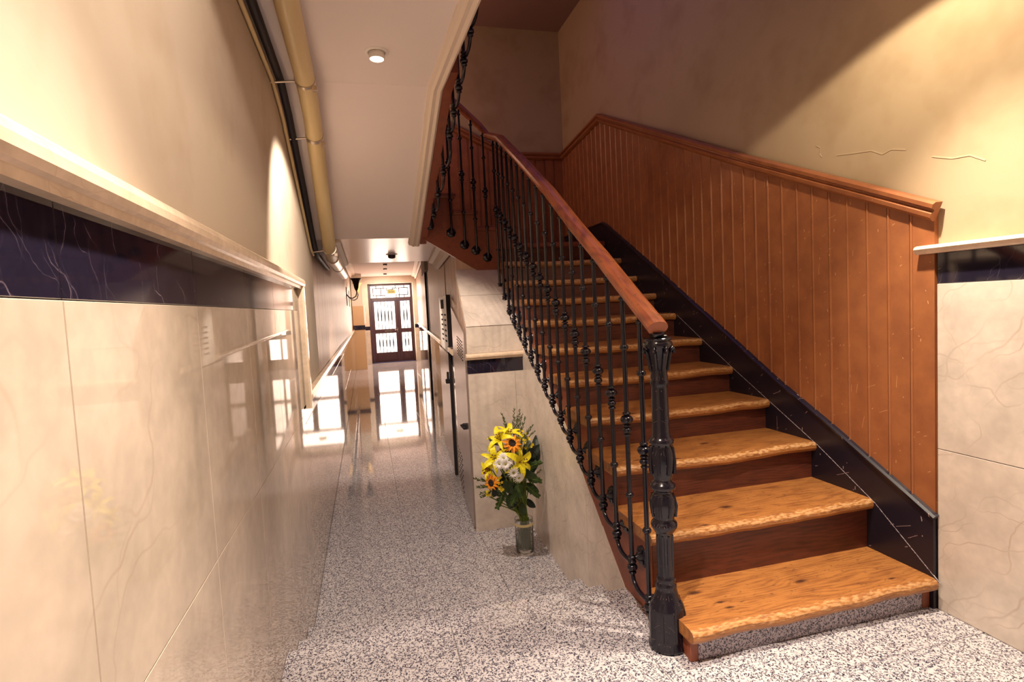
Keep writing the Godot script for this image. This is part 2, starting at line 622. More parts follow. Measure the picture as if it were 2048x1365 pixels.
var RAIL := [Vector2(1.66, 1.105), Vector2(1.904, 1.25), Vector2(2.133, 1.39), Vector2(2.417, 1.552), Vector2(2.774, 1.772), Vector2(3.244, 2.033), Vector2(3.886, 2.375), Vector2(4.24, 2.50)]
var STRING_LOW := [Vector2(2.12, 0.0), Vector2(2.291, 0.13), Vector2(2.42, 0.233), Vector2(2.543, 0.32), Vector2(2.682, 0.441), Vector2(2.843, 0.569), Vector2(3.038, 0.677), Vector2(3.334, 0.876), Vector2(3.71, 1.063), Vector2(4.059, 1.249), Vector2(4.345, 1.42)]
var DADO := [Vector2(1.578, 1.497), Vector2(1.945, 1.655), Vector2(2.566, 1.92), Vector2(3.282, 2.243), Vector2(4.423, 2.757), Vector2(5.34, 2.685)]
var SKIRT := [Vector2(1.575, 0.35), Vector2(1.719, 0.427), Vector2(2.087, 0.62), Vector2(2.369, 0.757), Vector2(2.895, 1.05), Vector2(3.647, 1.46), Vector2(4.341, 1.83), Vector2(4.42, 1.86), Vector2(5.34, 1.86)]


func corr_x(d: float) -> float:   # face of the corridor's wall under the stairs
	return 0.4034 + 0.0656 * d


# ---------------------------------------------------------------- the shell
func slabs(parent: Node, xs: Array, ds: Array, y: float, m: Material, last_x := -9.0) -> void:
	for i in xs.size() - 1:
		for j in ds.size() - 1:
			one_box("slab", Vector3(xs[i] + 0.001, y - 0.03 , -ds[j + 1] + 0.001), Vector3(xs[i + 1] - 0.001, y + rng.randf() * 0.0004, -ds[j] - 0.001), m, parent, 0.0015)


func build_floor() -> void:
	var f := thing("floor", "speckled grey polished granite floor of the landing and the corridor", "floor", Vector3.ZERO, "", "structure")
	one_box("bedding", Vector3(XL - 0.02, -0.2, -2.08), Vector3(2.1, -0.031, 1.6), M.grout, f)
	one_box("bedding", Vector3(XL - 0.02, LOW - 0.2, -18.6), Vector3(2.1, LOW - 0.031, -2.0), M.grout, f)
	one_box("joint_filler", Vector3(XL, -0.031, -2.09), Vector3(1.98, -0.0015, 1.6), M.grout, f)
	one_box("joint_filler", Vector3(XL, LOW - 0.031, -17.9), Vector3(1.55, LOW - 0.0015, -2.7), M.grout, f)
	slabs(f, [XL, 0.237, 0.857, 1.477, 1.985], [-1.6, -1.12, -0.8, -0.48, -0.16, 0.16, 0.48, 0.80, 1.11, 1.41, 1.716, 2.106], 0.0, M.granite)
	for k in 2:
		var y := -0.12 * (k + 1)
		var d0: float = [2.09, 2.366][k]
		var d1: float = [2.382, 2.694][k]
		for x in [[XL, 0.237], [0.237, 0.857], [0.857, 1.0]]:
			one_box("step_slab", Vector3(x[0] + 0.001, y - 0.03, -d1), Vector3(x[1] - 0.001, y, -d0), M.granite, f, 0.002)
	for k in 3:
		var d: float = [2.086, 2.364, 2.676][k]
		one_box("step_riser", Vector3(XL, -0.12 * (k + 1), -d), Vector3(1.0, -0.12 * k - 0.03, -d + 0.06), M.granite_face, f)
	var ds := [2.68]
	var d := 3.2
	while d < 18.0:
		ds.append(d)
		d += 0.5
	for j in ds.size() - 1:
		var xm := 1.05 if ds[j] < 3.79 else corr_x(ds[j + 1])
		var xs := [XL, 0.166]
		if xm - 0.666 > 0.12:
			xs.append(0.666)
		if xm - 1.166 > 0.12:
			xs.append(1.166)
		xs.append(xm)
		slabs(f, xs, [ds[j], ds[j + 1]], LOW, M.granite)


func rail_profile(w: float, h: float) -> Array:     # a bullnose moulding: a outwards, b up
	return [Vector2(-0.01, 0), Vector2(w * 0.55, 0), Vector2(w * 0.62, h * 0.22), Vector2(w * 0.85, h * 0.28), Vector2(w, h * 0.45), Vector2(w, h * 0.68), Vector2(w * 0.88, h * 0.88), Vector2(w * 0.66, h), Vector2(-0.01, h)]


func build_left_wall() -> void:
	var w := thing("wall_left", "long left wall of cream plaster over polished cream marble panels", "wall", Vector3.ZERO, "", "structure")
	one_box("plaster", Vector3(XL - 0.3, LOW - 0.2, -4.45), Vector3(XL - 0.014, 4.0, 1.6), M.plaster, w)
	one_box("stucco", Vector3(XL - 0.3, LOW - 0.2, -18.6), Vector3(XL - 0.014, 4.0, -4.45), M.stucco, w)
	var js := [-1.6, -1.33, -0.8, -0.27, 0.26, 0.79, 1.34, 1.865, 2.4, 2.93, 3.17]
	for i in js.size() - 1:
		var a: float = js[i]
		var b: float = js[i + 1]
		var lo := 0.0 if b < 2.0 else LOW
		one_box("marble_panel", Vector3(XL - 0.02, lo, -b + 0.0008), Vector3(XL, 0.674, -a - 0.0008), M.marble, w, 0.001)
		one_box("marble_panel", Vector3(XL - 0.02, 0.6755, -b + 0.0008), Vector3(XL, 1.234, -a - 0.0008), M.marble, w, 0.001)
		one_box("band_panel", Vector3(XL - 0.02, 1.2355, -b + 0.0006), Vector3(XL - 0.001, 1.353, -a - 0.0006), M.black_marble, w, 0.001)
	one_box("band_panel", Vector3(XL - 0.02, 0.70, -3.27), Vector3(XL - 0.001, 1.353, -3.171), M.black_marble, w, 0.001)
	var d := 3.171
	while d < 17.6:
		var b := minf(d + (0.6 if d < 9.0 else 1.5), 17.7)
		one_box("marble_panel", Vector3(XL - 0.02, LOW, -b + 0.0008), Vector3(XL, 0.12, -d - 0.0008), M.marble, w, 0.001)
		one_box("marble_panel", Vector3(XL - 0.02, 0.1215, -b + 0.0008), Vector3(XL, 0.62, -d - 0.0008), M.marble, w, 0.001)
		one_box("band_panel", Vector3(XL - 0.02, 0.6215, -b + 0.0006), Vector3(XL - 0.001, 0.716, -d - 0.0006), M.black_marble, w, 0.001)
		d = b
	var t := MB.new()
	t.sweep(rail_profile(0.034, 0.058), [Vector3(XL, 1.352, 1.6), Vector3(XL, 1.352, -3.36)], Vector3.RIGHT)
	t.sweep([Vector2(-0.02, -0.03), Vector2(0.02, -0.03), Vector2(0.03, -0.02), Vector2(0.03, 0.022), Vector2(0.02, 0.032), Vector2(-0.02, 0.032)], [Vector3(XL, 1.40, -3.31), Vector3(XL, 0.69, -3.31)], Vector3.RIGHT)
	var t1 := put("trim_1", t, M.marble_trim)
	tag(t1, "cream marble rail over the black band of the left wall, turning down at its end", "trim", "", "structure")
	t = MB.new()
	t.sweep(rail_profile(0.034, 0.055), [Vector3(XL, 0.715, -3.345), Vector3(XL, 0.715, -17.6)], Vector3.RIGHT)
	tag(put("trim_2", t, M.marble_trim), "lower cream marble rail running down the corridor on the left wall", "trim", "", "structure")
	tag(one_box("wall_rear", Vector3(XL - 0.3, -0.2, 1.6), Vector3(2.3, 2.6, 1.8), M.plaster), "cream plaster wall behind the landing", "wall", "", "structure")


func build_right_wall() -> void:
	var w := thing("wall_right", "right wall of yellow cream plaster with a marble dado before the stairs", "wall", Vector3.ZERO, "", "structure")
	one_box("plaster", Vector3(2.0, -0.2, -5.7), Vector3(2.3, 4.1, 1.6), M.stair_plaster, w)
	var js := [-1.6, -1.45, -0.85, -0.25, 0.35, 0.95, 1.572]
	for i in js.size() - 1:
		one_box("marble_panel", Vector3(1.984, 0.0, -js[i + 1] + 0.0008), Vector3(2.01, 0.603, -js[i] - 0.0008), M.marble_matt, w, 0.001)
		one_box("marble_panel", Vector3(1.984, 0.6055, -js[i + 1] + 0.0008), Vector3(2.01, 1.203, -js[i] - 0.0008), M.marble_matt, w, 0.001)
		one_box("band_panel", Vector3(1.986, 1.2045, -js[i + 1] + 0.0006), Vector3(2.01, 1.312, -js[i] - 0.0006), M.black_marble, w, 0.001)
	# cracks in the plaster above the panelling
	var c := MB.new()
	for cr in [[[1.70, 1.712], [1.76, 1.73], [1.80, 1.722], [1.85, 1.75], [1.90, 1.757], [1.95, 1.765], [2.02, 1.777]], [[2.10, 1.79], [2.115, 1.81], [2.11, 1.835], [2.135, 1.85]], [[1.42, 1.60], [1.47, 1.63], [1.53, 1.635], [1.60, 1.66]]]:
		for i in cr.size() - 1:
			var pth := [Vector3(2.0, cr[i][1], -cr[i][0]), Vector3(2.0, cr[i + 1][1], -cr[i + 1][0])]
			c.sweep([Vector2(-0.002, -0.003), Vector2(0.0018, -0.002), Vector2(0.0005, 0.003), Vector2(-0.002, 0.004)], pth, Vector3.LEFT)
	put("plaster_crack", c, M.stair_plaster, w)
	var t := MB.new()
	t.sweep([Vector2(-0.012, 0), Vector2(0.026, 0), Vector2(0.034, 0.006), Vector2(0.04, 0.018), Vector2(0.036, 0.026), Vector2(0.024, 0.031), Vector2(-0.012, 0.031)], [Vector3(1.986, 1.3125, 1.6), Vector3(1.986, 1.3125, -1.63)], Vector3.LEFT)
	tag(put("trim_3", t, M.marble_trim), "rounded cream marble ledge over the black band of the right wall", "trim", "", "structure")
	# back wall of the stair well
	var b := thing("wall_back", "shaded plaster wall at the back of the stair well", "wall", Vector3.ZERO, "", "structure")
	one_box("plaster", Vector3(0.78, LOW, -5.6), Vector3(2.0, 4.1, -5.36), M.stair_plaster, b)
	one_box("plaster", Vector3(XL - 0.02, 2.0, -5.6), Vector3(0.78, 4.1, -5.36), M.stair_plaster, b)
	# painted plank panelling
	var p := thing("plank_panelling", "brown painted wooden plank panelling rising beside the stairs on the right wall", "panelling")
	var back := MB.new()
	var poly := []
	for q in DADO:
		poly.append(Vector2(q.x, q.y - 0.03))
	for i in SKIRT.size():
		poly.append(SKIRT[SKIRT.size() - 1 - i] - Vector2(0, 0.05))
	back.prism(poly, Vector2(1.988, 0), Vector2(1.9995, 0))
	back.box(Vector3(0.15, 1.97, -5.36), Vector3(0.87, 2.66, -5.35))
	put("backing_board", back, M.panel_paint, p)
	back = MB.new()
	back.box(Vector3(0.871, 1.84, -5.36), Vector3(1.05, 2.66, -5.35))
	put("backing_board", back, M.panel_paint, p)
	back = MB.new()
	back.box(Vector3(1.051, 1.70, -5.36), Vector3(1.985, 2.64, -5.35))
	put("backing_board", back, M.panel_paint, p)
	var d := 1.576
	while d < 5.3:
		var e := minf(d + 0.0945 + rng.randf_range(-0.004, 0.004), 5.34)
		var mb := MB.new()
		var u := d + 0.0015
		var v := e - 0.013
		mb.prism([Vector2(u, along(SKIRT, u) - 0.03), Vector2(v, along(SKIRT, v) - 0.03), Vector2(v, along(DADO, v) - 0.05), Vector2(u, along(DADO, u) - 0.05)], Vector2(1.979 + rng.randf_range(0, 0.0015), 0), Vector2(1.99, 0))
		# the bead along the far edge
		var bd := []
		for k in 5:
			var an := PI * k / 4
			bd.append(Vector2(0.015 * sin(an), -cos(an) * 0.0055))
		var m0 := (v + e) / 2 - 0.001
		var yb := along(SKIRT, m0) - 0.03
		var yt := along(DADO, m0) - 0.05
		for k in 4:
			var q0: Vector2 = bd[k]
			var q1: Vector2 = bd[k + 1]
			var an := PI * (k + 0.5) / 4
			mb.quad(Vector3(1.988 - q0.x, yb, -m0 - q0.y), Vector3(1.988 - q1.x, yb, -m0 - q1.y), Vector3(1.988 - q1.x, yt, -m0 - q1.y), Vector3(1.988 - q0.x, yt, -m0 - q0.y), Vector3(-sin(an), 0, cos(an)))
		put("plank", mb, M.panel_paint, p)
		d = e
	var x := 1.975
	while x > 0.2:
		var x2 := x - 0.0945
		var mb := MB.new()
		var top := 2.65 + maxf(0.0, 1.41 - x) * 0.476
		var top2 := 2.65 + maxf(0.0, 1.41 - x2) * 0.476
		var low := 1.69 if x2 > 1.05 else (1.825 if x2 > 0.83 else 1.95)
		mb.prism_z([Vector2(x - 0.0015, low), Vector2(x2 + 0.013, low), Vector2(x2 + 0.013, top2), Vector2(x - 0.0015, top)], -5.35, -5.339)
		mb.tube([Vector3(x2 + 0.006, low, -5.345), Vector3(x2 + 0.006, top2, -5.345)], 0.0055, 6)
		put("plank", mb, M.panel_paint, p)
		x = x2
	var prof := [Vector2(0, 0), Vector2(0.014, 0), Vector2(0.03, 0.012), Vector2(0.033, 0.026), Vector2(0.024, 0.034), Vector2(0.024, 0.04), Vector2(0.038, 0.046), Vector2(0.04, 0.06), Vector2(0.03, 0.068), Vector2(0, 0.07)]
	var path := []
	for q in DADO:
		path.append(Vector3(1.985, q.y - 0.07, -q.x))
	var r := MB.new()
	r.sweep(prof, path, Vector3.LEFT)
	put("rail_moulding", r, M.panel_paint, p)
	r = MB.new()
	r.sweep(prof, [Vector3(1.985, 2.615, -5.345), Vector3(1.41, 2.615, -5.345), Vector3(0.2, 3.19, -5.345)], Vector3.BACK)
	put("rail_moulding", r, M.panel_paint, p)
	# the dark skirting that follows the steps
	var s := thing("stair_skirting", "dark painted skirting board climbing along the treads under the plank panelling", "skirting")
	poly = []
	for q in SKIRT:
		poly.append(q)
	for i in SKIRT.size():
		var q: Vector2 = SKIRT[SKIRT.size() - 1 - i]
		poly.append(Vector2(q.x, maxf(0.0, nose(q.x) - 0.25)))
	r = MB.new()
	r.prism(poly, Vector2(1.967, 0), Vector2(1.9875, 0))
	put("board", r, M.skirting_paint, s)
	path = []
	for q in SKIRT:
		path.append(Vector3(1.975, q.y - 0.012, -q.x))
	r = MB.new()
	r.sweep([Vector2(0, 0), Vector2(0.014, 0.003), Vector2(0.016, 0.012), Vector2(0.008, 0.019), Vector2(-0.008, 0.022)], path, Vector3.LEFT)
	put("top_bead", r, M.skirting_paint, s)
	path = []
	for i in 7:
		path.append(Vector3(1.967, TY[i] - 0.012, -TD[i] + 0.004))
	r = MB.new()
	r.sweep([Vector2(-0.002, -0.0018), Vector2(0.0012, -0.001), Vector2(0.001, 0.0012), Vector2(-0.002, 0.0018)], path, Vector3.LEFT)
	put("filler_seam", r, M.granite_face, s)


func e3(d: float) -> float:
	return 0.572 - 0.0302 * d


func build_ceilings() -> void:
	var c := thing("ceiling", "pale plaster ceiling over the landing and the soffit of the upper flight", "ceiling", Vector3.ZERO, "", "structure")
	var L := Vector2(XL - 0.014, 0)
	var E := Vector2(0.572, -0.0302)
	var m := MB.new()
	m.prism([Vector2(-1.6, CEIL), Vector2(3.09, CEIL), Vector2(3.09, CEIL + 0.26), Vector2(-1.6, CEIL + 0.26)], L, E)
	put("flat_soffit", m, M.ceiling_paint, c)
	one_box("flat_soffit", Vector3(0.522, CEIL, -1.85), Vector3(2.0, CEIL + 0.26, 1.6), M.ceiling_paint, c)
	m = MB.new()
	m.prism([Vector2(3.09, CEIL), Vector2(4.37, 1.757), Vector2(4.37, 2.05), Vector2(3.09, CEIL + 0.26)], L, E)
	put("sloping_soffit", m, M.ceiling_paint, c)
	m = MB.new()
	m.prism([Vector2(4.37, 1.757), Vector2(6.42, 1.757), Vector2(6.42, 2.6), Vector2(5.61, 2.6), Vector2(5.61, 1.90), Vector2(4.41, 1.90), Vector2(4.41, 1.80), Vector2(4.37, 1.80)], L, Vector2(0.42, 0.0656))
	put("low_soffit", m, M.gloss_ceiling, c)
	m = MB.new()
	m.prism([Vector2(6.42, 2.31), Vector2(18.6, 2.31), Vector2(18.6, 2.6), Vector2(6.42, 2.6)], L, Vector2(0.42, 0.0656))
	put("corridor_ceiling", m, M.ceiling_paint, c)
	one_box("stair_ceiling", Vector3(XL - 0.014, 3.86, -5.6), Vector3(2.0, 4.05, -1.2), M.stair_ceiling, c)
	tag(one_box("wall_front", Vector3(0.52, CEIL + 0.26, -1.85), Vector3(2.0, 3.86, -1.7), M.stair_plaster), "plaster wall above the landing's ceiling edge", "wall", "", "structure")
	# cornices
	m = MB.new()
	var prof := [Vector2(0.0, 0.012), Vector2(0.0, -0.016), Vector2(-0.012, -0.026), Vector2(-0.03, -0.02), Vector2(-0.05, -0.026), Vector2(-0.062, -0.014), Vector2(-0.078, -0.010), Vector2(-0.084, 0.012)]
	m.sweep(prof, [Vector3(e3(-1.2) , CEIL, 1.2), Vector3(e3(3.09), CEIL, -3.09), Vector3(e3(4.45), 1.72, -4.45)], Vector3.RIGHT)
	put("edge_moulding", m, M.cornice, c)
	m = MB.new()
	m.sweep([Vector2(0, 0.01), Vector2(0.085, 0.01), Vector2(0.08, -0.02), Vector2(0.05, -0.03), Vector2(0.03, -0.07), Vector2(0, -0.08)], [Vector3(XL + 0.12, 1.757, -4.42), Vector3(XL + 0.12, 1.757, -6.42)], Vector3.RIGHT)
	put("edge_moulding", m, M.cornice, c)
	m = MB.new()
	m.sweep([Vector2(0, 0.01), Vector2(0.11, 0.01), Vector2(0.10, -0.02), Vector2(0.06, -0.035), Vector2(0.035, -0.09), Vector2(0, -0.10)], [Vector3(corr_x(4.6), 1.757, -4.6), Vector3(corr_x(6.42), 1.757, -6.42)], Vector3.LEFT)
	put("edge_moulding", m, M.cornice, c)
	m = MB.new()
	m.sweep([Vector2(0, 0.01), Vector2(0.13, 0.01), Vector2(0.12, -0.03), Vector2(0.05, -0.05), Vector2(0.03, -0.1), Vector2(0, -0.12)], [Vector3(corr_x(6.5), 2.31, -6.5), Vector3(corr_x(17.7), 2.31, -17.7)], Vector3.LEFT)
	m.sweep([Vector2(0, 0.01), Vector2(0.13, 0.01), Vector2(0.12, -0.03), Vector2(0.05, -0.05), Vector2(0.03, -0.1), Vector2(0, -0.12)], [Vector3(XL, 2.31, -6.5), Vector3(XL, 2.31, -17.7)], Vector3.RIGHT)
	put("edge_moulding", m, M.cornice, c)


func build_corridor() -> void:
	var w := thing("wall_inner", "corridor wall under and beyond the stairs with glossy stucco over marble", "wall", Vector3.ZERO, "", "structure")
	var A := Vector2(0.4034, 0.0656)
	var m := MB.new()
	m.prism([Vector2(4.0, LOW), Vector2(4.0, 1.20), Vector2(4.36, 1.44), Vector2(4.36, 1.65), Vector2(5.62, 1.65), Vector2(5.62, 2.6), Vector2(18.6, 2.6), Vector2(18.6, LOW)], A + Vector2(0.014, 0), A + Vector2(0.36, 0))
	put("stucco", m, M.stucco, w)
	m = MB.new()
	m.prism([Vector2(4.405, 1.651), Vector2(5.615, 1.651), Vector2(5.615, 1.756), Vector2(4.405, 1.756)], A + Vector2(0.014, 0), A + Vector2(0.10, 0))
	put("stucco", m, M.stucco, w)
	var d := 6.7
	while d < 17.6:
		var b := minf(d + (0.8 if d < 9.9 else 1.6), 17.7)
		for r in [[LOW, 0.14], [0.1415, 0.685]]:
			m = MB.new()
			m.prism([Vector2(d + 0.001, r[0]), Vector2(b - 0.001, r[0]), Vector2(b - 0.001, r[1]), Vector2(d + 0.001, r[1])], A, A + Vector2(0.02, 0))
			put("marble_panel", m, M.marble, w)
		m = MB.new()
		m.prism([Vector2(d + 0.001, 0.687), Vector2(b - 0.001, 0.687), Vector2(b - 0.001, 0.80), Vector2(d + 0.001, 0.80)], A, A + Vector2(0.02, 0))
		put("band_panel", m, M.black_marble, w)
		d = b
	m = MB.new()
	m.prism([Vector2(4.86, LOW), Vector2(5.16, LOW), Vector2(5.16, 0.685), Vector2(4.86, 0.685)], A, A + Vector2(0.02, 0))
	put("marble_panel", m, M.marble, w)
	m = MB.new()
	m.prism([Vector2(4.86, 0.687), Vector2(5.16, 0.687), Vector2(5.16, 0.80), Vector2(4.86, 0.80)], A, A + Vector2(0.02, 0))
	put("band_panel", m, M.black_marble, w)
	var t := MB.new()
	t.sweep(rail_profile(0.036, 0.055), [Vector3(corr_x(6.3), 0.80, -6.3), Vector3(corr_x(17.6), 0.80, -17.6)], Vector3.LEFT)
	t.sweep(rail_profile(0.036, 0.055), [Vector3(corr_x(4.82), 0.80, -4.82), Vector3(corr_x(5.16), 0.80, -5.16)], Vector3.LEFT)
	tag(put("trim_4", t, M.marble_trim), "cream marble rail along the corridor's right wall", "trim", "", "structure")
	# end wall round the door
	var e := thing("wall_end", "cream plaster wall round the glazed street door", "wall", Vector3.ZERO, "", "structure")
	one_box("plaster", Vector3(XL - 0.014, LOW, -18.3), Vector3(0.10, 2.6, -17.7), M.plaster, e)
	one_box("plaster", Vector3(1.46, LOW, -18.3), Vector3(1.75, 2.6, -17.7), M.plaster, e)
	one_box("lintel", Vector3(0.10, 2.10, -18.3), Vector3(1.46, 2.6, -17.7), M.plaster, e)
	one_box("band_panel", Vector3(XL, 0.687, -17.7), Vector3(0.10, 0.80, -17.685), M.black_marble, e)
	one_box("marble_panel", Vector3(XL, LOW, -17.7), Vector3(0.10, 0.685, -17.685), M.marble, e)
	one_box("band_panel", Vector3(1.46, 0.687, -17.7), Vector3(1.56, 0.80, -17.685), M.black_marble, e)
	one_box("marble_panel", Vector3(1.46, LOW, -17.7), Vector3(1.56, 0.685, -17.685), M.marble, e)
	# pillar on the left before the door
	var p := thing("wall_pier", "ochre pier with a dark band standing out from the left wall near the door", "pier", Vector3.ZERO, "", "structure")
	one_box("shaft", Vector3(XL, 1.42, -17.1), Vector3(-0.055, 2.31, -16.2), M.plaster, p)
	one_box("shaft", Vector3(XL, LOW, -17.1), Vector3(-0.05, 1.42, -16.2), M.pier_ochre, p)  # lower shaft, browner than the plaster above
	one_box("band_panel", Vector3(XL, 0.76, -17.1), Vector3(-0.035, 0.88, -16.18), M.black_marble, p)
	one_box("marble_panel", Vector3(-0.05, LOW, -17.09), Vector3(-0.035, 0.76, -16.21), M.marble, p)
	# dark post with a pale box above it
	var q := thing("dark_post", "narrow dark post standing against the corridor's right wall under a pale box", "post", Vector3.ZERO)
	m = MB.new()
	m.prism([Vector2(9.75, LOW), Vector2(10.35, LOW), Vector2(10.35, 1.85), Vector2(9.75, 1.85)], A + Vector2(-0.03, 0), A + Vector2(0, 0))
	put("post", m, M.skirting_paint, q)
	m = MB.new()
	m.prism([Vector2(9.3, 1.86), Vector2(10.8, 1.86), Vector2(10.8, 2.18), Vector2(9.3, 2.18)], A + Vector2(-0.04, 0), A + Vector2(0.014, 0))
	put("box", m, M.plaster, q)


# ---------------------------------------------------------------- stairs
func tread_mesh(x0: float, x1: float, d0: float, depth: float, y: float, sd: int, wear := 1.0) -> MB:
	var mb := MB.new()
	var f := noise(FastNoiseLite.TYPE_SIMPLEX_SMOOTH, 3.2, sd, 3)
	var N := 30
	var sec := [Vector3(depth, 0, 0.0), Vector3(0.05, 0, 0.66), Vector3(0.02, -0.001, 0.75), Vector3(0.008, -0.005, 0.79), Vector3(0.001, -0.014, 0.83), Vector3(0.0, -0.028, 0.89), Vector3(0.006, -0.04, 0.95), Vector3(0.02, -0.045, 1.0), Vector3(depth, -0.045, 1.0)]
	var rows := []
	for i in N + 1:
		var u := float(i) / N
		var x := lerpf(x0, x1, u)
		var ret := (f.get_noise_1d(x) * 0.009 + 0.009 * sin(u * PI)) * wear
		var dip := (0.010 * sin(clampf(u * 1.3 - 0.1, 0, 1) * PI) + 0.004 * f.get_noise_1d(x * 2.0 + 40.0)) * wear
		var row := []
		for s: Vector3 in sec:
			var k := 1.0 - clampf(s.x / 0.12, 0.0, 1.0)
			row.append([Vector3(x, y + s.y - dip * k, -(d0 + s.x + ret * (1.0 if s.x < 0.03 else 0.0))), Vector2(u, s.z)])
		rows.append(row)
	for i in N:
		for j in sec.size():
			var j2 := (j + 1) % sec.size()
			var a = rows[i][j]
			var b = rows[i][j2]
			var c = rows[i + 1][j2]
			var e = rows[i + 1][j]
			var nn: Vector3 = (e[0] - a[0]).cross(b[0] - a[0]).normalized()
			var mid: Vector3 = (a[0] + b[0]) / 2 - Vector3(a[0].x, y - 0.022, -(d0 + depth / 2))
			if j == sec.size() - 1:
				nn = Vector3(0, 0, -1)
			elif nn.dot(Vector3(0, mid.y, mid.z)) < 0:
				nn = -nn
			mb.quad(a[0], b[0], c[0], e[0], nn, a[1], b[1], c[1], e[1])
	for i in [0, N]:
		for j in range(1, sec.size() - 1):
			mb.tri(rows[i][0][0], rows[i][j][0], rows[i][j + 1][0], Vector3(-1 if i == 0 else 1, 0, 0), Vector3.ZERO, Vector3.ZERO, Vector2(0.02, 0.1), Vector2(0.03, 0.5), Vector2(0.05, 0.5))
	return mb


func face_uv(mb: MB, a: Vector3, b: Vector3, c: Vector3, d: Vector3, n: Vector3, v0: float) -> void:
	mb.quad(a, b, c, d, n, Vector2(0, v0), Vector2(1, v0), Vector2(1, v0 + 0.3), Vector2(0, v0 + 0.3))


func build_stairs() -> void:
	var s := thing("wooden_staircase", "lower flight of worn orange pine treads with dark brown risers beside the plank wall", "staircase")
	var woods := [M.tread_wood_one, M.tread_wood_two, M.tread_wood_three]
	for k in 10:
		var x0 := edge_x(TD[k]) - 0.012
		put("tread", tread_mesh(x0, 1.9665, TD[k], TD[k + 1] - TD[k] + 0.034, TY[k], 100 + k), woods[k % 3] if k < 3 else woods[(k * 2 + 1) % 3], s)
	for k in 11:
		var d: float = TD[k] + 0.034
		var lo: float = 0.0 if k == 0 else TY[k - 1]
		var hi: float = TY[k] - 0.045
		var x0 := edge_x(d) + 0.006
		var mb := MB.new()
		if k == 0:
			mb.box(Vector3(x0 + 0.02, lo + 0.001, -d - 0.02), Vector3(1.93, hi, -d), 0.002)
			put("riser", mb, M.granite_face, s)
			mb = MB.new()
			mb.box(Vector3(1.932, lo + 0.001, -d - 0.02), Vector3(1.967, hi, -d), 0.002)
			put("riser_end", mb, M.string_wood, s)
			mb = MB.new()
			mb.box(Vector3(x0 - 0.01, lo + 0.001, -d - 0.02), Vector3(x0 + 0.018, hi, -d), 0.002)
			put("riser_end", mb, M.string_wood, s)
		else:
			face_uv(mb, Vector3(x0, lo, -d), Vector3(1.9668, lo, -d), Vector3(1.9668, hi, -d), Vector3(x0, hi, -d), Vector3.BACK, 0.05 + 0.06 * k)
			face_uv(mb, Vector3(x0, lo, -d - 0.02), Vector3(1.9668, lo, -d - 0.02), Vector3(1.9668, hi, -d - 0.02), Vector3(x0, hi, -d - 0.02), Vector3.FORWARD, 0.05)
			put("riser", mb, M.riser_wood, s)
	var land := MB.new()
	land.box(Vector3(1.06, TY[10] - 0.045, -5.34), Vector3(1.9665, TY[10], -TD[10]), 0.01)
	put("landing", land, M.string_wood, s)
	var poly := [Vector2(TD[0] + 0.036, 0.0), Vector2(TD[0] + 0.036, TY[0] - 0.045)]
	for k in range(1, 10):
		poly.append(Vector2(TD[k] + 0.036, TY[k - 1] - 0.045))
		poly.append(Vector2(TD[k] + 0.036, TY[k] - 0.045))
	poly.append(Vector2(4.345, TY[9] - 0.045))
	for i in STRING_LOW.size():
		poly.append(STRING_LOW[STRING_LOW.size() - 1 - i])
	var st := MB.new()
	st.prism(poly, Vector2(0.9183, 0.0292), Vector2(0.953, 0.0292))
	put("string_board", st, M.string_wood, s)
	# marble-clad wall under the string
	var w := thing("wall_stringer", "cream marble wall beneath the wooden string of the stairs", "wall", Vector3.ZERO, "", "structure")
	var cuts := [2.0, 2.56, 3.12, 3.80]
	for i in 3:
		var pl := [Vector2(cuts[i] + 0.001, LOW if i > 0 else -0.34), Vector2(cuts[i + 1] - 0.001, LOW)]
		pl.append(Vector2(cuts[i + 1] - 0.001, along(STRING_LOW, cuts[i + 1]) + 0.006))
		for j in range(STRING_LOW.size() - 1, -1, -1):
			var q: Vector2 = STRING_LOW[j]
			if q.x > cuts[i] + 0.01 and q.x < cuts[i + 1] - 0.01:
				pl.append(q + Vector2(0, 0.006 + 0.008 * sin(q.x * 37.0)))
		if i > 0:
			pl.append(Vector2(cuts[i] + 0.001, along(STRING_LOW, cuts[i]) + 0.006))
		else:
			pl.append(Vector2(2.10, -0.02))
			pl.append(Vector2(2.0, -0.1))
		var mb := MB.new()
		mb.prism(pl, Vector2(0.893, 0.040), Vector2(0.95, 0.0292))
		put("marble_panel", mb, M.marble_matt, w)
	one_box("core", Vector3(1.08, LOW, -4.3), Vector3(1.95, -0.21, -2.2), M.grout, w)
	# the short flight across the back
	var c := thing("wooden_staircase", "short dark flight turning left across the back of the stair well over the corridor", "staircase")
	st = MB.new()
	st.prism_z([Vector2(1.06, 1.40), Vector2(1.06, 1.795), Vector2(0.869, 1.795), Vector2(0.869, 1.923), Vector2(0.702, 1.923), Vector2(0.702, 2.055), Vector2(0.535, 2.055), Vector2(0.535, 2.185), Vector2(0.40, 2.185), Vector2(0.40, 1.775), Vector2(0.437, 1.762), Vector2(0.899, 1.474), Vector2(1.0, 1.40)], -4.40, -4.344)
	put("string_board", st, M.string_wood, c)
	var xs := [1.06, 0.869, 0.702, 0.535, -0.34]
	for k in 4:
		var y: float = 1.83 + k * 0.13
		one_box("tread", Vector3(xs[k + 1] - 0.01, y - 0.035, -5.335), Vector3(xs[k] + 0.025, y, -4.325), M.string_wood, c, 0.008)
		one_box("riser", Vector3(xs[k] - 0.02, y - 0.13, -5.335), Vector3(xs[k], y - 0.035, -4.40), M.riser_wood, c)
	# string of the third flight, above the corridor
	var t := MB.new()
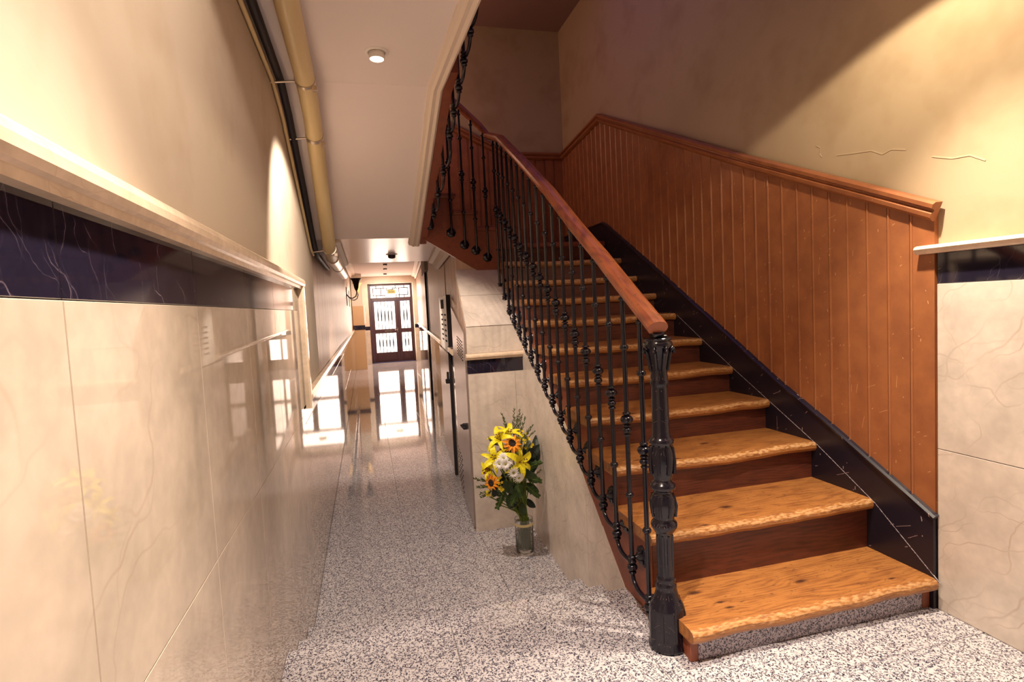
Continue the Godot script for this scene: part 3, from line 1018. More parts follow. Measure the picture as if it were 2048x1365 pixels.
	t.prism([Vector2(2.9, 2.40), Vector2(3.09, 2.375), Vector2(4.42, 1.715), Vector2(4.42, 2.12), Vector2(3.09, 2.77), Vector2(2.9, 2.77)], Vector2(0.573, -0.0302), Vector2(0.573 + 0.05, -0.0302))
	tag(put("upper_string", t, M.string_wood), "dark brown string board of the upper flight beside the plaster moulding", "string board")


# ---------------------------------------------------------------- marble cupboard under the stairs
func build_closet() -> void:
	var c := thing("stair_cupboard", "marble clad cupboard with sloping top under the stairs behind the flowers", "cupboard")
	var x0 := corr_x(3.79)
	var x1 := 1.046
	var F := -3.79
	one_box("marble_panel", Vector3(x0, LOW, F - 0.02), Vector3(x1, 0.1995, F), M.marble_matt, c, 0.001)
	one_box("marble_panel", Vector3(x0, 0.201, F - 0.02), Vector3(0.985, 0.749, F), M.marble_matt, c, 0.001)
	one_box("marble_panel", Vector3(0.9865, 0.201, F - 0.02), Vector3(x1, 0.749, F), M.marble_matt, c, 0.001)
	one_box("band_panel", Vector3(x0 - 0.002, 0.7505, F - 0.02), Vector3(x1 + 0.03, 0.846, F + 0.002), M.black_marble, c, 0.001)
	var r := MB.new()
	r.sweep(rail_profile(0.03, 0.042), [Vector3(x0 - 0.012, 0.8465, F + 0.002), Vector3(1.075, 0.8465, F + 0.002)], Vector3.BACK)
	put("ledge", r, M.marble_trim, c)
	one_box("marble_panel", Vector3(x0 + 0.002, 0.889, F - 0.02), Vector3(x1 - 0.002, 1.074, F), M.marble_matt, c, 0.001)
	one_box("marble_panel", Vector3(x1 - 0.0005, 0.889, F - 0.02), Vector3(x1 + 0.04, 1.02, F), M.marble_matt, c, 0.001)
	for q in [[3.786, 1.0755, 4.05, 1.292], [4.052, 1.2935, 4.36, 1.505]]:
		var mb := MB.new()
		mb.prism([Vector2(q[0], q[1]), Vector2(q[2], q[3]), Vector2(q[2], q[3] - 0.03), Vector2(q[0] + 0.036, q[1])], Vector2(x0 + 0.003 - 3.79 * 0.0656, 0.0656), Vector2(1.048 - 3.79 * 0.01, 0.01))
		put("marble_panel", mb, M.marble_matt, c)
	var A := Vector2(0.4034, 0.0656)
	var m := MB.new()
	m.prism([Vector2(3.812, LOW), Vector2(3.812, 1.045), Vector2(4.36, 1.47), Vector2(4.36, 1.20), Vector2(4.86, 1.3), Vector2(4.86, LOW)], A + Vector2(0.002, 0), A + Vector2(0.03, 0))
	put("side_panel", m, M.stucco, c)
	# its metal door, in the side
	var d := thing("metal_door", "brushed metal cupboard door with slanted top and vent holes in the marble cupboard's side", "door")
	m = MB.new()
	m.prism([Vector2(3.83, LOW + 0.02), Vector2(4.78, LOW + 0.02), Vector2(4.78, 1.22), Vector2(3.83, 1.03)], A + Vector2(-0.012, 0), A + Vector2(0.006, 0))
	put("leaf", m, M.steel, d)
	m = MB.new()
	for i in 5:
		for j in 7:
			for g in [[3.98 + 0.085 * i, 0.83 + 0.022 * j + 0.006 * i, 0.022, 0.0045], [4.46 + 0.08 * i, -0.29 + 0.045 * j + 0.008 * i, 0.02, 0.006]]:
				var hd: float = g[0]
				m.box(Vector3(corr_x(hd) - 0.0145, g[1] - g[3], -hd - g[2]), Vector3(corr_x(hd) - 0.010, g[1] + g[3], -hd + g[2]), 0.002)
	put("vent_holes", m, M.dark_hole, d).set_meta("kind", "stuff")
	m = MB.new()
	m.box(Vector3(corr_x(3.955) - 0.04, 0.335, -3.985), Vector3(corr_x(3.955) - 0.01, 0.375, -3.94), 0.004)
	m.box(Vector3(corr_x(3.955) - 0.05, 0.349, -4.02), Vector3(corr_x(3.955) - 0.03, 0.361, -3.91), 0.003)
	put("latch", m, M.dark_hole, d)
	d = thing("metal_door", "plain brushed metal cupboard door below the letter boxes in the corridor", "door")
	m = MB.new()
	m.prism([Vector2(5.18, LOW + 0.01), Vector2(6.65, LOW + 0.01), Vector2(6.65, 0.78), Vector2(5.18, 0.78)], A + Vector2(-0.02, 0), A + Vector2(0.014, 0))
	put("leaf", m, M.steel, d)
	m = MB.new()
	m.prism([Vector2(5.165, LOW + 0.01), Vector2(5.185, LOW + 0.01), Vector2(5.185, 0.86), Vector2(5.165, 0.86)], A + Vector2(-0.028, 0), A + Vector2(0.014, 0))
	put("shade_gap_strip", m, M.dark_hole, d)  # dark strip painted for the shadow gap beside the door
	m = MB.new()
	m.box(Vector3(corr_x(5.2) - 0.06, 0.51, -5.24), Vector3(corr_x(5.2) - 0.018, 0.55, -5.19), 0.004)
	m.box(Vector3(corr_x(5.2) - 0.05, 0.55, -5.21), Vector3(corr_x(5.2) - 0.03, 0.62, -5.195), 0.003)
	put("latch", m, M.dark_hole, d)
	# letter boxes
	d = thing("letter_boxes", "white letter box panel with two columns of slots on the corridor's right wall", "letter box")
	m = MB.new()
	m.prism([Vector2(5.14, 0.80), Vector2(6.2, 0.80), Vector2(6.2, 1.33), Vector2(5.14, 1.33)], A + Vector2(-0.022, 0), A + Vector2(0.014, 0))
	put("case", m, M.white_enamel, d)
	m = MB.new()
	m.prism([Vector2(5.12, 0.79), Vector2(5.139, 0.79), Vector2(5.139, 1.335), Vector2(5.12, 1.335)], A + Vector2(-0.024, 0), A + Vector2(0.014, 0))
	put("case_shade_edge", m, M.dark_hole, d)  # dark strip puts the shaded near side of the case into colour
	for i in 2:
		for j in 6:
			var hd := 5.38 + 0.42 * i
			var y := 0.90 + 0.05 * j
			m = MB.new()
			m.prism([Vector2(hd - 0.11, y - 0.008), Vector2(hd + 0.11, y - 0.008), Vector2(hd + 0.11, y + 0.008), Vector2(hd - 0.11, y + 0.008)], A + Vector2(-0.0245, 0), A + Vector2(-0.018, 0))
			put("slot", m, M.dark_hole, d)
	m = MB.new()
	m.box(Vector3(corr_x(5.6) - 0.032, 1.21, -5.70), Vector3(corr_x(5.6) - 0.012, 1.30, -5.50), 0.002)
	put("name_plate", m, M.dark_hole, d)


# ---------------------------------------------------------------- ironwork
const RAIL_SEC := [Vector2(-0.026, -0.020), Vector2(0.026, -0.020), Vector2(0.034, -0.010), Vector2(0.036, 0.002), Vector2(0.031, 0.014), Vector2(0.018, 0.022), Vector2(0.0, 0.025), Vector2(-0.018, 0.022), Vector2(-0.031, 0.014), Vector2(-0.036, 0.002), Vector2(-0.034, -0.010)]


func knob(p: Array, y: float, r: float, h: float, base := 0.009) -> void:
	for k in 7:
		var an := -PI / 2 + PI * k / 6
		p.append(Vector2(base + (r - base) * cos(an), y + h * sin(an)))


func baluster_profile(low: float, top: float) -> Array:
	var L := top
	var p := [Vector2(0.0, low), Vector2(0.0092, low)]
	if low < -0.02:
		knob(p, -0.056, 0.0155, 0.005)
		knob(p, -0.036, 0.0205, 0.013)
		knob(p, -0.014, 0.017, 0.006)
	knob(p, 0.004, 0.015, 0.006)
	knob(p, L * 0.24, 0.0165, 0.010)
	knob(p, L * 0.465, 0.015, 0.005)
	knob(p, L * 0.465 + 0.019, 0.018, 0.011)
	knob(p, L * 0.465 + 0.037, 0.016, 0.005)
	knob(p, L * 0.465 + 0.060, 0.0245, 0.016)
	knob(p, L * 0.465 + 0.083, 0.016, 0.006)
	knob(p, L * 0.79, 0.0165, 0.010)
	knob(p, L - 0.035, 0.015, 0.007)
	p.append(Vector2(0.0092, L))
	return p


func rosette(parent: Node, at: Vector3, r: float, xf: Basis, reach: float) -> void:
	var mb := MB.new()
	# local y points out of the string
	mb.lathe([Vector2(0.0, -0.006), Vector2(r, -0.006), Vector2(r * 1.02, 0.002), Vector2(r * 0.8, 0.010), Vector2(r * 0.5, 0.008), Vector2(r * 0.42, 0.02), Vector2(r * 0.2, 0.026), Vector2(0.006, reach)], 14, Transform3D(xf, Vector3.ZERO), 0.05, 7)
	put("rosette", mb, M.iron, parent, at)


func scroll(parent: Node, dz: float, drop: float, m: Material) -> void:
	var pth := [Vector3(0, -0.05, 0)]
	drop += 0.022
	var r := absf(dz) * 0.5
	var s := signf(dz)
	for k in 7:
		var an := PI / 2 * k / 6
		pth.append(Vector3(0, -drop + 0.052 - 0.05 * sin(an) - 0.004, s * r * (1.0 - cos(an))))
	pth.append(Vector3(0, -drop - 0.003, dz * 0.75))
	pth.append(Vector3(0, -drop + 0.012, dz))
	var mb := MB.new()
	mb.tube(pth, 0.0088, 8)
	put("scroll", mb, m, parent)


func build_balustrade() -> void:
	var b := thing("iron_balustrade", "black cast iron balustrade with wooden handrail and stout newel along the lower flight", "balustrade")
	# newel
	var prof := [Vector2(0, 0), Vector2(0.066, 0), Vector2(0.067, 0.012), Vector2(0.062, 0.03), Vector2(0.060, 0.135), Vector2(0.056, 0.15), Vector2(0.047, 0.166), Vector2(0.041, 0.18), Vector2(0.036, 0.2), Vector2(0.034, 0.208), Vector2(0.036, 0.215), Vector2(0.034, 0.224), Vector2(0.030, 0.23), Vector2(0.033, 0.238), Vector2(0.031, 0.247), Vector2(0.027, 0.252), Vector2(0.0255, 0.30), Vector2(0.026, 0.38), Vector2(0.028, 0.40), Vector2(0.035, 0.41), Vector2(0.043, 0.422), Vector2(0.045, 0.432), Vector2(0.042, 0.44), Vector2(0.034, 0.448), Vector2(0.036, 0.458), Vector2(0.042, 0.48), Vector2(0.044, 0.50), Vector2(0.0425, 0.52), Vector2(0.036, 0.535), Vector2(0.031, 0.543), Vector2(0.033, 0.55), Vector2(0.041, 0.556), Vector2(0.043, 0.565), Vector2(0.040, 0.574), Vector2(0.030, 0.582), Vector2(0.030, 0.59), Vector2(0.035, 0.602), Vector2(0.040, 0.625), Vector2(0.042, 0.65), Vector2(0.041, 0.68), Vector2(0.036, 0.70), Vector2(0.034, 0.707), Vector2(0.041, 0.713), Vector2(0.042, 0.722), Vector2(0.036, 0.73), Vector2(0.030, 0.738), Vector2(0.029, 0.76), Vector2(0.027, 0.90), Vector2(0.027, 0.908), Vector2(0.031, 0.914), Vector2(0.031, 0.924), Vector2(0.027, 0.929), Vector2(0.030, 0.938), Vector2(0.027, 0.948), Vector2(0.029, 0.97), Vector2(0.036, 1.01), Vector2(0.043, 1.035), Vector2(0.049, 1.045), Vector2(0.047, 1.056), Vector2(0.040, 1.06), Vector2(0.046, 1.063), Vector2(0.047, 1.07), Vector2(0.02, 1.074), Vector2(0, 1.074)]
	var np := Vector3(0.942, 0, -1.70)
	var mb := MB.new()
	mb.lathe(prof, 28)
	var nw := put("newel_post", mb, M.chipped_iron, b, np)
	mb = MB.new()
	for k in 8:
		var an := TAU * k / 8
		var o := Vector3(cos(an), 0, sin(an))
		mb.tube([o * 0.024 + Vector3(0, 0.255, 0), o * 0.0245 + Vector3(0, 0.395, 0)], 0.006, 6)
		mb.tube([o * 0.041 + Vector3(0, 0.61, 0), o * 0.043 + Vector3(0, 0.65, 0), o * 0.037 + Vector3(0, 0.7, 0)], 0.006, 6)
		mb.tube([o * 0.040 + Vector3(0, 0.462, 0), o * 0.0445 + Vector3(0, 0.5, 0), o * 0.036 + Vector3(0, 0.534, 0)], 0.005, 6)
		mb.tube([o * 0.028 + Vector3(0, 0.96, 0), o * 0.040 + Vector3(0, 1.02, 0), o * 0.054 + Vector3(0, 1.036, 0), o * 0.052 + Vector3(0, 1.02, 0)], 0.0065, 6)
		mb.tube([o * 0.060 + Vector3(0, 0.04, 0), o * 0.058 + Vector3(0, 0.13, 0), o * 0.044 + Vector3(0, 0.168, 0)], 0.006, 6)
	put("ornament", mb, M.iron, nw)
	mb = MB.new()
	mb.tube([np + Vector3(0.0, 1.07, 0.0), np + Vector3(0.0, 1.088, 0.03), np + Vector3(-0.005, 1.10, 0.015)], 0.011, 8)
	mb.box(Vector3(-0.02, 1.072, -0.025) + np, Vector3(0.02, 1.08, 0.03) + np, 0.003)
	put("rail_bracket", mb, M.iron, b)
	# handrail
	var path := []
	for i in RAIL.size():
		var q: Vector2 = RAIL[i]
		path.append(Vector3(edge_x(q.x) - 0.045, q.y, -q.x))
	path.append(Vector3(0.99, 2.515, -4.29))
	mb = MB.new()
	mb.sweep(RAIL_SEC, path, Vector3.ZERO, 1.0)
	put("handrail", mb, M.rail_wood, b)
	mb = MB.new()
	var under := []
	for q in path:
		under.append(q + Vector3(0, -0.025, 0))
	mb.sweep([Vector2(-0.014, -0.005), Vector2(0.014, -0.005), Vector2(0.014, 0.005), Vector2(-0.014, 0.005)], under)
	put("rail_bar", mb, M.iron, b)
	var step := 0.1385
	for i in 18:
		var d := 1.795 + step * i
		var yj := maxf(nose(d) - 0.185 - 0.012 * clampf((d - 2.0), 0, 2), 0.10)
		var x := edge_x(d) - 0.045
		var top := along(RAIL, d) - 0.027
		mb = MB.new()
		mb.lathe(baluster_profile(-0.064, top - yj), 12)
		var o := put("baluster", mb, M.iron, b, Vector3(x, yj, -d))
		var d0 := d - step
		if i == 0:
			scroll(o, 0.07, 0.085, M.iron)
		else:
			var y0 := maxf(nose(d0) - 0.185 - 0.012 * clampf((d0 - 2.0), 0, 2), 0.10)
			scroll(o, step, clampf(yj - y0, 0.06, 0.12), M.iron)
			rosette(o, Vector3(0.044, 0.0, 0.0), 0.040, Basis(Vector3(0, 1, 0), Vector3(-1, 0, 0), Vector3(0, 0, 1)), 0.042)


func build_upper_balustrades() -> void:
	var b := thing("iron_balustrade", "short dark balustrade of the cross flight, its rods ending in round plates on the string", "balustrade")
	var mb := MB.new()
	var path := [Vector3(0.99, 2.515, -4.29), Vector3(0.93, 2.60, -4.31), Vector3(0.775, 2.74, -4.31), Vector3(0.60, 2.89, -4.31), Vector3(0.52, 2.95, -4.31)]
	mb.sweep(RAIL_SEC, path, Vector3.ZERO, 1.0)
	put("handrail", mb, M.rail_wood, b)
	for q in [[0.953, 1.593], [0.864, 1.649], [0.776, 1.694], [0.676, 1.788]]:
		var top: float = 2.575 + (0.93 - q[0]) * 0.86
		mb = MB.new()
		mb.lathe(baluster_profile(-0.01, top - q[1]), 12)
		var o := put("baluster", mb, M.iron, b, Vector3(q[0], q[1], -4.305))
		rosette(o, Vector3(0, 0, -0.036), 0.036, Basis(Vector3(1, 0, 0), Vector3(0, 0, 1), Vector3(0, -1, 0)), 0.04)
	var c := thing("iron_balustrade", "black balustrade of the upper flight, its curled rod ends hanging beside the ceiling edge", "balustrade")
	var js := [[3.97, 1.84], [3.75, 1.935], [3.519, 2.026], [3.265, 2.17], [3.121, 2.255], [2.963, 2.325], [2.815, 2.40], [2.66, 2.47], [2.50, 2.55], [2.34, 2.62]]
	for i in js.size():
		var d: float = js[i][0]
		mb = MB.new()
		mb.lathe(baluster_profile(-0.064, 0.92), 12)
		var o := put("baluster", mb, M.iron, c, Vector3(0.665 - 0.0407 * d, js[i][1] + 0.06, -d))
		if i > 0:
			scroll(o, d - js[i - 1][0], js[i][1] - js[i - 1][1], M.iron)
	mb = MB.new()
	mb.lathe([Vector2(0, 0), Vector2(0.02, 0.0), Vector2(0.032, 0.03), Vector2(0.024, 0.07), Vector2(0.024, 1.1), Vector2(0.03, 1.13), Vector2(0, 1.15)], 14)
	put("newel_post", mb, M.iron, c, Vector3(0.505, 1.80, -4.24))
	mb = MB.new()
	path = []
	for q in js:
		path.append(Vector3(0.665 - 0.0407 * q[0], q[1] + 0.99, -q[0]))
	mb.sweep(RAIL_SEC, path)
	put("handrail", mb, M.rail_wood, c)


# ---------------------------------------------------------------- street door
func build_door() -> void:
	var Z := -18.1
	var d := thing("door_1", "dark wooden double street door with iron grilles and bright frosted panes", "door", Vector3.ZERO, "", "structure")
	var m: Material = M.door_wood
	var x0 := 0.125
	var x1 := 1.445
	one_box("frame", Vector3(x0 - 0.03, LOW, Z - 0.06), Vector3(x0 + 0.06, 2.10, Z + 0.05), m, d, 0.006)
	one_box("frame", Vector3(x1 - 0.05, LOW, Z - 0.06), Vector3(x1 + 0.03, 2.10, Z + 0.05), m, d, 0.006)
	one_box("frame", Vector3(x0 + 0.061, 2.035, Z - 0.06), Vector3(x1 - 0.051, 2.10, Z + 0.05), m, d, 0.006)
	one_box("transom_bar", Vector3(x0 + 0.061, 1.56, Z - 0.06), Vector3(x1 - 0.051, 1.665, Z + 0.06), m, d, 0.008)
	for lf in [[0.187, 0.985, 0.268, 0.895], [0.988, 1.393, 1.07, 1.362]]:
		var leaf := Node3D.new()
		leaf.name = "leaf"
		d.add_child(leaf, true)
		var mb := MB.new()
		mb.box(Vector3(lf[0], LOW + 0.01, Z - 0.03), Vector3(lf[2], 1.555, Z + 0.03), 0.004)
		mb.box(Vector3(lf[3], LOW + 0.01, Z - 0.03), Vector3(lf[1], 1.555, Z + 0.03), 0.004)
		mb.box(Vector3(lf[2], 1.545, Z - 0.03), Vector3(lf[3], 1.555, Z + 0.03))
		mb.box(Vector3(lf[2], 0.552, Z - 0.03), Vector3(lf[3], 0.682, Z + 0.03), 0.004)
		mb.box(Vector3(lf[2], LOW + 0.01, Z - 0.03), Vector3(lf[3], -0.05, Z + 0.03), 0.004)
		mb.box(Vector3(lf[2] + 0.03, LOW + 0.05, Z + 0.03), Vector3(lf[3] - 0.03, -0.09, Z + 0.04), 0.006)
		put("leaf_frame", mb, m, leaf)
		for r in [[0.682, 1.545], [-0.05, 0.552]]:
			one_box("glowing_pane", Vector3(lf[2], r[0], Z - 0.012), Vector3(lf[3], r[1], Z - 0.004), M.day_glass, leaf)
			var nb := 5 if lf[3] - lf[2] > 0.4 else 2
			for k in nb:
				var x: float = lf[2] + (lf[3] - lf[2]) * (k + 1.0) / (nb + 1.0)
				var h: float = r[1] - r[0]
				var bar := MB.new()
				var pf := [Vector2(0.008, 0.0), Vector2(0.008, h * 0.28), Vector2(0.017, h * 0.33), Vector2(0.02, h * 0.5), Vector2(0.017, h * 0.62), Vector2(0.008, h * 0.68), Vector2(0.008, h)]
				bar.lathe(pf, 8)
				put("grille_bar", bar, M.iron, leaf, Vector3(x, r[0], Z + 0.012))
	var hb := MB.new()
	hb.box(Vector3(0.93, 0.56, Z + 0.03), Vector3(0.965, 0.70, Z + 0.04), 0.004)
	hb.tube([Vector3(0.948, 0.64, Z + 0.04), Vector3(0.948, 0.64, Z + 0.075), Vector3(0.86, 0.64, Z + 0.075)], 0.009, 8)
	put("door_handle", hb, M.chrome, d)
	hb = MB.new()
	hb.box(Vector3(0.55, 0.60, Z + 0.03), Vector3(0.80, 0.635, Z + 0.038), 0.003)
	put("letter_flap", hb, M.chrome, d)
	# leaded fanlight
	one_box("glowing_pane", Vector3(x0 + 0.06, 1.665, Z - 0.02), Vector3(x1 - 0.05, 2.035, Z - 0.012), M.day_glass, d)
	var ld := MB.new()
	for q in [[0.26, 1.74, 0.26, 1.96], [0.26, 1.96, 0.68, 1.96], [0.26, 1.74, 0.62, 1.74], [0.68, 1.96, 0.68, 1.90], [0.68, 1.90, 0.86, 1.90], [0.86, 1.90, 0.86, 1.96], [0.86, 1.96, 1.33, 1.96], [1.06, 1.67, 1.06, 1.96], [1.33, 1.74, 1.33, 1.96], [0.96, 1.74, 1.33, 1.74], [0.96, 1.67, 0.96, 1.74], [0.36, 1.67, 0.36, 1.74], [0.62, 1.67, 0.62, 1.74], [1.22, 1.67, 1.22, 1.74], [0.36, 1.96, 0.36, 2.03], [0.58, 1.96, 0.58, 2.03], [0.95, 1.96, 0.95, 2.03], [1.22, 1.96, 1.22, 2.03], [0.50, 1.74, 0.50, 1.96]]:
		ld.box(Vector3(minf(q[0], q[2]) - 0.012, minf(q[1], q[3]) - 0.012, Z - 0.014), Vector3(maxf(q[0], q[2]) + 0.012, maxf(q[1], q[3]) + 0.012, Z - 0.004), 0.0)
	put("lead_bars", ld, M.leaded, d)
	var s := thing("exit_sign", "small olive exit sign reading SALIDA in the light over the street door", "sign", Vector3(0.815, 1.785, Z + 0.06))
	one_box("plate", Vector3(-0.125, 0.0, -0.012), Vector3(0.125, 0.115, 0.0), M.sign_face, s, 0.004)
	one_box("bracket", Vector3(-0.09, 0.115, -0.012), Vector3(0.09, 0.135, 0.0), M.sign_letter, s, 0.002)
	var tm := TextMesh.new()
	tm.text = "SALIDA"
	var sf := SystemFont.new()
	sf.font_names = PackedStringArray(["Droid Sans"])
	sf.font_weight = 700
	tm.font = sf
	tm.font_size = 40
	tm.pixel_size = 0.0013
	tm.depth = 0.004
	put_mesh("lettering", tm, M.sign_letter, s, Vector3(0, 0.057, 0.002))


# ---------------------------------------------------------------- lamps
func downlight(at: Vector3, aim: Vector3, r: float, label: String, lit: bool, group := "") -> void:
	var t := thing("recessed_spotlight", label, "ceiling light", at, group)
	var mb := MB.new()
	mb.lathe([Vector2(r * 0.66, 0.006), Vector2(r * 0.68, -0.004), Vector2(r * 0.8, -0.007), Vector2(r * 0.97, -0.004), Vector2(r, 0.001), Vector2(r, 0.006)], 28)
	put("ring", mb, M.white_enamel, t)
	var q := Quaternion(Vector3.DOWN, aim.normalized())
	var xf := Transform3D(Basis(q), Vector3(0, 0.004, 0))
	mb = MB.new()
	mb.lathe([Vector2(r * 0.56, -0.038), Vector2(r * 0.62, -0.036), Vector2(r * 0.64, -0.02), Vector2(r * 0.6, 0.0), Vector2(r * 0.4, 0.012)], 24, xf)
	put("lamp_cup", mb, M.white_enamel if lit else M.sconce_iron, t)
	mb = MB.new()
	mb.lathe([Vector2(0.0, -0.036), Vector2(r * 0.3, -0.0355), Vector2(r * 0.56, -0.034)], 20, xf)
	put("lamp_face", mb, M.lamp_face if lit else M.white_enamel, t)


func build_lamps() -> void:
	var warm := Color(1.0, 0.93, 0.85)
	downlight(Vector3(0.125, CEIL, -2.71), Vector3(-0.02, -1, 0.02), 0.056, "lit white eyeball spotlight set in the pale ceiling beside the sloping soffit", true)
	spot(Vector3(0.123, CEIL - 0.05, -2.73), Vector3(-0.17, -1, -0.45), 47, 4.0, warm, 0.35, 0.02)
	downlight(Vector3(0.125, CEIL, -0.92), Vector3(0.0, -1, -0.1), 0.056, "lit white spotlight in the ceiling over the landing", true)
	spot(Vector3(0.125, CEIL - 0.05, -0.92), Vector3(-0.3, -1, 0.0), 72, 1.05, warm, 0.15, 0.025)
	spot(Vector3(0.125, CEIL - 0.05, -0.92), Vector3(0.12, -1, 0.16), 44, 11.0, warm, 1.0, 0.025)
	downlight(Vector3(1.5, CEIL, -1.45), Vector3(0.0, -1, 0.0), 0.056, "lit white spotlight in the ceiling near the right wall", true)
	spot(Vector3(1.5, CEIL - 0.05, -1.45), Vector3(0.0, -1, 0.0), 74.5, 1.0, Color(1.0, 0.92, 0.78), 0.1, 0.025)
	spot(Vector3(1.5, CEIL - 0.05, -1.45), Vector3(0.1, -1, 0.12), 41, 6.2, Color(1.0, 0.93, 0.83), 1.0, 0.025)
	downlight(Vector3(0.278, 1.757, -5.56), Vector3(0.0, -1, -0.5), 0.056, "turned dark eyeball spotlight in the low glossy soffit over the corridor", false)
	spot(Vector3(0.278, 1.70, -5.6), Vector3(0.0, -1, -0.6), 45, 1.6, warm, 0.4)
	var i := 0
	for q in [[0.498, 13.2], [0.542, 14.5], [0.604, 16.4]]:
		downlight(Vector3(q[0], 2.31, -q[1]), Vector3(0, -1, 0), 0.075, ["nearest of the three spotlights turned away in the far corridor ceiling", "middle one of the three spotlights in the far corridor ceiling", "far spotlight in the corridor ceiling, the one closest to the street door"][i], false, "spotlights in the far corridor ceiling")
		spot(Vector3(q[0], 2.25, -q[1] - 0.02), Vector3(0, -1, -0.7), 62, 3.2, warm, 0.5)
		i += 1
	# unseen lamp up the stairs, placed to warm the back wall
	var u := thing("unseen_globe_lamp", "unseen frosted globe lamp up the stairs, placed to warm the back wall", "wall lamp", Vector3(0.0, 3.05, -4.95))
	var mb := MB.new()
	mb.lathe([Vector2(0, -0.09), Vector2(0.05, -0.075), Vector2(0.085, -0.03), Vector2(0.09, 0.0), Vector2(0.085, 0.03), Vector2(0.05, 0.075), Vector2(0, 0.09)], 20)
	put("globe", mb, M.lamp_face, u)
	mb = MB.new()
	mb.tube([Vector3(-0.364, 0.0, 0), Vector3(-0.09, 0, 0)], 0.012, 8)
	put("arm", mb, M.chrome, u)
	var o := OmniLight3D.new()
	o.name = "unseen_globe_light"
	add_child(o)
	o.position = Vector3(0.0, 3.05, -4.95)
	o.light_energy = 0.26
	o.light_color = Color(1.0, 0.72, 0.58)
	o.light_size = 0.09
	o.omni_range = 20
	o.omni_attenuation = 2.0
	o.shadow_enabled = true
	var k := thing("added_fill_panel", "added violet glowing panel over the stair well, out of view, as fill light", "added_fill_panel", Vector3(1.2, 3.84, -3.3))  # added glowing panel, out of view, for violet fill on the stairs
	one_box("frame", Vector3(-0.56, 0.0, -0.96), Vector3(0.56, 0.02, 0.96), M.white_enamel, k)
	one_box("glowing_pane", Vector3(-0.5, -0.012, -0.9), Vector3(0.5, 0.0, 0.9), M.fill_glow, k)  # glowing face of the added panel
	area(Vector3(1.2, 3.81, -3.3), Vector3.DOWN, Vector2(1.0, 1.8), 0.17, Color(0.72, 0.48, 0.85))  # violet fill light of the added panel
	for s in [[-12.2, "dark iron wall lamp with flared cup on the left corridor wall, the nearer one", 0.0], [-14.0, "dark iron wall lamp with flared amber cup, farther along the left corridor wall", 0.0]]:
		var t := thing("wall_lamp", s[1], "wall lamp", Vector3(XL - 0.014, 1.60, s[0]), "wall lamps in the corridor")
		mb = MB.new()
		mb.box(Vector3(0, -0.22, -0.045), Vector3(0.014, 0.17, 0.045), 0.006)
		put("back_plate", mb, M.sconce_iron, t)
		mb = MB.new()
		mb.tube([Vector3(0.01, 0.02, 0), Vector3(0.05, -0.05, 0), Vector3(0.12, -0.07, 0), Vector3(0.19, -0.03, 0), Vector3(0.215, 0.05, 0), Vector3(0.21, 0.10, 0)], 0.011, 8)
		put("arm", mb, M.sconce_iron, t)
		mb = MB.new()
		mb.lathe([Vector2(0.0, 0.09), Vector2(0.022, 0.09), Vector2(0.045, 0.15), Vector2(0.055, 0.22), Vector2(0.075, 0.29), Vector2(0.115, 0.34), Vector2(0.11, 0.345), Vector2(0.068, 0.29), Vector2(0.04, 0.16), Vector2(0.0, 0.12)], 20, Transform3D(Basis(), Vector3(0.21, 0, 0)))
		put("cup", mb, M.sconce_iron if s[0] > -13 else M.cream_glass, t)


